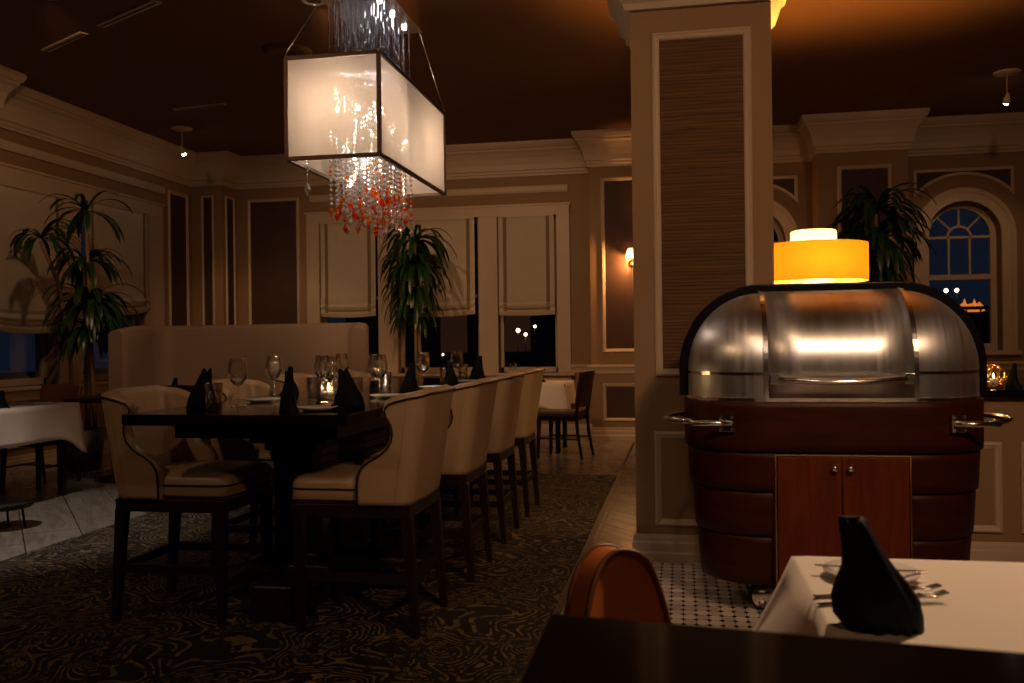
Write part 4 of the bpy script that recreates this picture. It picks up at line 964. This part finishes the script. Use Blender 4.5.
# left table
cloth_table('cloth_table', -5.27, 5.75, .86, 1.66, .745, .27, 'dark square-legged table under the white cloth at the left edge', 'white tablecloth draped over the table at the left edge', 1, flare=.03)
rc = make_side_chair('side_chair', M['brown_leather'], 'reddish brown leather side chair behind the white-clothed table at the left edge'); rc.location = (-5.52, 6.98, -.03); rc.rotation_euler = (0, 0, R(-95))
for (x, y, s_, lb) in ((-5.05, 5.95, 3, 'black folded napkin lying low at the left end of the left white tablecloth'),):
    o = make_napkin('folded_napkin', .13, .15, .12, s_, lb, 'black napkins on the white tablecloths'); o.location = (x, y, .750)
def cutlery(kind, name, label, group):
    mb = MB()
    if kind == 'knife':
        mb.box(-.11, -.01, -.005, .005, 0, .003); mb.prism([(-.01, -.006), (.09, -.009), (.11, .0), (.10, .006), (-.01, .006)], .0, .0022)
        o = mb.build(name, M['silver'], bevel=.001)
    else:
        rows = []; prof = [(-.105, .007, .002), (-.06, .0055, .003), (0, .0035, .004), (.045, .0035, .008), (.058, .008, .011), (.07, .0095, .011)]
        for (x, hw2, z) in prof: rows.append([(x, -hw2, z), (x, 0, z + .001), (x, hw2, z)])
        mb.grid(rows)
        for y in (-.0078, -.0026, .0026, .0078): mb.grid([[(.07, y - .0018, .011), (.07, y + .0018, .011)], [(.092, y - .0016, .008), (.092, y + .0016, .008)], [(.118, y - .001, .015), (.118, y + .001, .015)]])
        o = mb.build(name, M['silver']); q = o.modifiers.new('t', 'SOLIDIFY'); q.thickness = .0022; q.offset = -1
    return tag(o, label, kind, group)
o = copy_tree(pt0); o.location = (-4.98, 6.32, .749); o['label'] = 'white plate near the corner of the left white tablecloth'; o['group'] = 'plates on the white tablecloths'
# small round dark stand at left
sd = thing('round_stand', (-4.10, 5.30, 0), 'low round dark stand with thin legs on the marble at the left edge', 'stand')
MB().lathe([(0, .14), (.19, .14), (.20, .15), (.20, .165), (.19, .17), (0, .17)], 32).build('disc_top', M['blackmetal'], sd)
for k in range(4): a = k * PI / 2 + .4; MB().tube([(.13 * math.cos(a), .13 * math.sin(a), .14), (.15 * math.cos(a), .15 * math.sin(a), 0)], .008, 6).build('leg', M['blackmetal'], sd)
sd.location = (-4.45, 5.25, 0)
# far table
cloth_table('cloth_table', -1.98, 9.85, 1.55, .75, .745, .25, 'far table under a white cloth by the rightmost back window', 'white tablecloth on the far table by the rightmost back window', 2, flare=.03)
M['dark_leather'] = noisy('dark_leather', (.028, .014, .010), (.040, .020, .014), 5, .4)
fc = make_side_chair('side_chair', M['dark_leather'], 'dark leather side chair at the far white table beside the pillar'); fc.location = (-1.20, 9.28, 0); fc.rotation_euler = (0, 0, R(168))
o = make_napkin('folded_napkin', .19, .15, .10, 21, 'black folded napkin standing on the far white tablecloth', 'black napkins on the white tablecloths'); o.location = (-1.55, 9.8, .749)
a = copy_tree(wg); a.location = (-1.80, 9.7, .749); a['label'] = 'stemmed wine glass on the far white tablecloth'; a['group'] = 'glasses on the far table'
# booth table, dark chair and napkin behind the left row
th = thing('booth_table', (-4.35, 7.35, 0), 'dark table standing in front of the banquette', 'table')
MB().box(-.95, .95, -.35, .35, .71, .75).build('tabletop', M['espresso'], th, bevel=.005)
for x in (-.6, .6): MB().tube([(x, 0, .03), (x, 0, .71)], .035, 12).lathe([(0, 0), (.24, 0), (.24, .02), (.04, .05), (0, .05)], 20, c=(x, 0, 0)).build('pedestal', M['espresso'], th)
bc = make_side_chair('side_chair', M['espresso'], 'dark side chair before the banquette, seen between two cream chairs'); bc.location = (-3.78, 6.62, 0); bc.rotation_euler = (0, 0, R(90))
o = make_napkin('folded_napkin', .17, .11, .10, 31, 'black folded napkin on the dark table before the banquette', 'napkins on the booth table'); o.location = (-4.42, 7.3, .75)

# ------------------------------------------------------------------ foreground
wt = cloth_table('cloth_table', .815, 1.64, 1.18, .60, .745, .22, 'white-clothed table in the right foreground', 'white tablecloth in the right foreground with plate and cutlery on it', 5, 'pedestal', .14)
o = copy_tree(pt0); o.location = (.345, 1.775, .749); o['label'] = 'white plate behind the black napkin on the foreground tablecloth'; o['group'] = 'plates on the white tablecloths'
o = cutlery('knife', 'table_knife', 'silver knife lying across the white plate in the foreground', 'cutlery on the foreground tablecloth'); o.location = (.345, 1.775, .7665); o.rotation_euler = (0, 0, R(-8)); o.scale = (.9, .9, .9)
o = cutlery('fork', 'table_fork', 'silver fork lying behind the black napkin on the foreground tablecloth', 'cutlery on the foreground tablecloth'); o.location = (.325, 1.650, .7515); o.rotation_euler = (0, 0, R(13))
o = cutlery('fork', 'table_fork', 'second silver fork, nearest the camera, with its tines showing right of the black napkin', 'cutlery on the foreground tablecloth'); o.location = (.325, 1.605, .7515); o.rotation_euler = (0, 0, R(14))
# big napkin: section stack, silhouette from top to base (height fraction, left, right, depth)
secs = [(0, -.049, .067, .070), (.12, -.066, .066, .078), (.27, -.069, .061, .080), (.41, -.062, .046, .072), (.55, -.052, .026, .060), (.69, -.052, .010, .050), (.83, -.054, -.003, .040), (.94, -.057, -.011, .030), (1.0, -.056, -.016, .012)]
rows = []; NN = 56
for (t_, l, r_, dp) in secs:
    row = []
    for i in range(NN):
        a = 2 * PI * i / NN; cx_ = (l + r_) / 2; hw2 = (r_ - l) / 2; x = cx_ + hw2 * math.copysign(abs(math.cos(a)) ** .8, math.cos(a))
        pl = math.sin((x + .5 * (t_ * .17)) * 300) * .0070 * (1 - t_ * .5) + math.sin((x + .9 * t_ * .17) * 150) * .004
        y = dp / 2 * math.copysign(abs(math.sin(a)) ** .9, math.sin(a)) + (pl if math.sin(a) < 0 else -pl) * abs(math.sin(a))
        dz = 0
        if t_ > .9: dz = -.014 * math.exp(-((x + .036) / .007) ** 2)
        row.append((x, y, .172 * t_ + dz))
    rows.append(row)
mb = MB(); mb.grid(rows, 0, True, True); mb.add(rows[0], [tuple(range(NN))[::-1]]); mb.add(rows[-1], [tuple(range(NN))])
M['napkin_near'] = noisy('black_linen', (.008, .0085, .0095), (.013, .0135, .015), 6, .65, .2, (1, 1, 1), 90, spec=.2)
o = mb.build('folded_napkin', M['napkin_near'], None, (.296, 1.475, .7495), (0, 0, 0)); tag(o, 'large black folded napkin with diagonal pleats standing on the foreground white tablecloth', 'napkin', 'black napkins on the white tablecloths')
# black high table in front
ft = thing('high_table', (.45, .55, 0), 'glossy black tabletop across the bottom right foreground', 'table')
MB().prism([(-.596, .435), (-.596, -.42), (.95, -.42), (.95, .24)], .86, .90).build('tabletop', M['blacktop'], ft, bevel=.004)
MB().tube([(.1, 0, .03), (.1, 0, .86)], .05, 16).build('pedestal', M['espresso'], ft); MB().lathe([(0, 0), (.28, 0), (.28, .02), (.06, .05), (0, .05)], 28, c=(.1, 0, 0)).build('base', M['espresso'], ft)
# tan leather chair
tc = thing('tan_chair', (-.045, 1.44, 0), 'tan orange leather chair with a rounded back at the corner of the black table', 'chair', rz=R(-42))
rows_o = []; NB = 24; NZ = 14
def tanpt(u, t_, e):      # u across (-1..1), t up
    rr = 1 - max(0, (t_ - .45) / .55) ** 3 * .34; hw2 = .105 * (rr if t_ > .45 else 1) * (.93 + .07 * min(1, t_ / .45))
    x = -.045 - .06 * t_ - (.022 * (1 - u * u)) + e; topz = .405
    return (x, u * hw2, .44 + topz * t_ - (.085 * max(0, (.3 - u) / 1.3) ** 1.8 + .02 * max(0, u) ** 4) * t_)
for (e, nm, mt_) in ((0, 'backrest', 'tan_leather'),):
    A = [[tanpt(-1 + 2 * j / NB, k / NZ, .022) for j in range(NB + 1)] for k in range(NZ + 1)]; B_ = [[tanpt(-1 + 2 * j / NB, k / NZ, -.022) for j in range(NB + 1)] for k in range(NZ + 1)]
    mb = MB(); mb.grid(A); mb.grid(B_); mb.grid([A[-1], B_[-1]]); mb.grid([A[0], B_[0]])
    for j in (0, NB): mb.grid([[A[k][j] for k in range(NZ + 1)], [B_[k][j] for k in range(NZ + 1)]])
    tbk = mb.build('backrest', M['tan_leather'], tc, bevel=.010, seg=3)
    ed = lambda Q: [Vector(Q[k][0]) for k in range(NZ + 1)] + [Vector(Q[-1][j]) for j in range(1, NB + 1)] + [Vector(Q[NZ - k][NB]) for k in range(1, NZ + 1)]
    mb = MB(); mb.tube([p_ + Vector((.002, 0, 0)) for p_ in ed(A)], .005, 8); mb.tube([p_ - Vector((.002, 0, 0)) for p_ in ed(B_)], .005, 8)
    mb.build('piping', M['tan_dark'], tbk)
MB().prism([(-.08, -.16), (.20, -.17), (.22, 0), (.20, .17), (-.08, .16)], .39, .455).build('seat', M['tan_leather'], tc, bevel=.02, seg=3)
for (x, y) in ((-.05, -.13), (-.05, .13), (.17, -.14), (.17, .14)): MB().frustum((x * 1.06, y * 1.05, .004), .026, .026, (x, y, .395), .04, .04).build('leg', M['espresso'], tc)
# things at the counter's right end
o = make_napkin('folded_napkin', .13, .075, .07, 41, 'black folded napkin on the counter at the right edge', 'napkin on the counter'); o.location = (1.71, 5.12, .926)
o = copy_tree(tm); o.location = (1.80, 5.08, .926); o['label'] = 'short clear glass on the counter at the right edge'; o['group'] = 'glasses on the counter'

# ------------------------------------------------------------------ sconce
sc_ = thing('wall_sconce', (-.56, 10.905, 2.19), 'small wall sconce with a pleated white shade, half hidden by the pillar', 'wall lamp')
MB().lathe([(0, 0), (.045, 0), (.05, -.012), (.02, -.03), (0, -.03)], 20, c=(0, 0, 0)).build('backplate', M['brass'], sc_, (0, 0, -.08), (R(-90), 0, 0)).scale = (1, 1, -1)
MB().tube([(0, -.02, -.08), (0, -.09, -.10), (0, -.12, -.06), (0, -.12, 0)], .007, 8).build('arm', M['brass'], sc_)
mb = MB(); n = 32; mb.grid([[((.065 - .030 * t_) * (1 + .03 * (i % 2)) * math.cos(2 * PI * i / n), (.065 - .030 * t_) * (1 + .03 * (i % 2)) * math.sin(2 * PI * i / n) - .12, -.01 + .11 * t_) for i in range(n)] for t_ in (0, .5, 1)], 0, False, True); mb.build('lamp_shade', M['sconce_shade'], sc_)
MB().ball((0, -.12, .03), .014).build('bulb', M['bulbwarm'], sc_)
lamp('sconce_lamp', 'POINT', (-.56, 10.785, 2.15), 50, (1, .42, .13), .02)

# ------------------------------------------------------------------ plants
def crown(mb, c, n, L_, seed, up_=.55, wd=.03, droop=1.0, spread=1.0):
    rnd = random.Random(seed)
    for k in range(n):
        a = rnd.uniform(0, 2 * PI); el = rnd.uniform(-.25, 1.15) * up_ * 1.6; l = L_ * rnd.uniform(.7, 1.15); seg = 8
        d = Vector((math.cos(a) * spread, math.sin(a) * spread, 0)); p_ = Vector(c); v = (d * math.cos(el) + Vector((0, 0, math.sin(el)))).normalized(); side = Vector((-math.sin(a), math.cos(a), 0))
        rows = []; w0 = wd * rnd.uniform(.75, 1.2)
        for i in range(seg + 1):
            t_ = i / seg; w_ = w0 * (.35 + 1.5 * t_) * (1 - t_) ** .55 if t_ < 1 else 0
            n_ = v.cross(side).normalized(); rows.append([tuple(p_ - side * w_ / 1 + n_ * w_ * .25), tuple(p_), tuple(p_ + side * w_ + n_ * w_ * .25)])
            p_ = p_ + v * l / seg; v = (v + Vector((0, 0, -1)) * droop * (.20 + .42 * t_)).normalized()
        mb.grid(rows)
def plant(name, loc, label, crowns, canes, pot_h=.4, pot_r=.2, seed=0):
    th = thing(name, loc, label, 'plant')
    MB().lathe([(0, 0), (pot_r * .75, 0), (pot_r, pot_h), (pot_r * .92, pot_h), (pot_r * .88, pot_h - .05), (0, pot_h - .05)], 24).build('pot', M['pot'], th)
    MB().lathe([(0, pot_h - .04), (pot_r * .88, pot_h - .045)], 24).build('soil', M['soil'], th)
    for c_ in canes: MB().tube([Vector(p_) for p_ in c_], .020, 8).build('cane', M['cane'], th)
    for i, (c_, n, L_, dr, ws) in enumerate(crowns):
        mb = MB(); crown(mb, c_, n, L_, seed + i, .55, ws, dr); mb.build('foliage', M['leaf'], th, fix=False)
    return th
plant('cane_palm', (-5.72, 7.85, 0), 'tall multi-cane dracaena palm before the left wall window', [((.06, 0, 2.52), 18, .50, .8, .036), ((-.17, -.35, 2.22), 24, .46, .95, .036), ((.02, .02, 2.02), 30, .52, 1.0, .036), ((.08, .0, 1.62), 70, .58, .9, .034), ((.10, -.02, 1.38), 70, .52, 1.0, .034)],
      [[(.05, 0, .35), (.06, .02, 1.5), (.06, 0, 2.5)], [(-.05, -.05, .35), (-.07, -.10, 1.2), (-.10, -.2, 1.8), (-.17, -.35, 2.2)], [(.0, .05, .35), (.02, .02, 2.05)], [(.10, .04, .35), (.08, 0, 1.58)]], seed=10)
plant('potted_palm', (-3.10, 10.35, 0), 'bushy dracaena palm in front of the middle back window', [((0, 0, 2.42), 60, .62, .95, .034), ((.03, -.05, 2.12), 70, .60, 1.2, .034), ((-.03, -.02, 1.80), 60, .52, 1.3, .032), ((0, 0, 1.55), 50, .46, 1.2, .03)],
      [[(0, 0, .35), (0, 0, 1.4), (0, 0, 2.4)], [(.05, 0, .35), (.04, 0, 1.9)]], seed=30)
plant('potted_palm', (1.98, 9.7, 0), 'dark palm behind the yellow lamp in front of the right pilaster', [((0, 0, 2.50), 60, .66, .9, .040), ((.02, 0, 2.2), 70, .66, 1.0, .040), ((-.02, 0, 1.9), 60, .60, 1.1, .038)], [[(0, 0, .35), (0, 0, 2.45)]], seed=50)
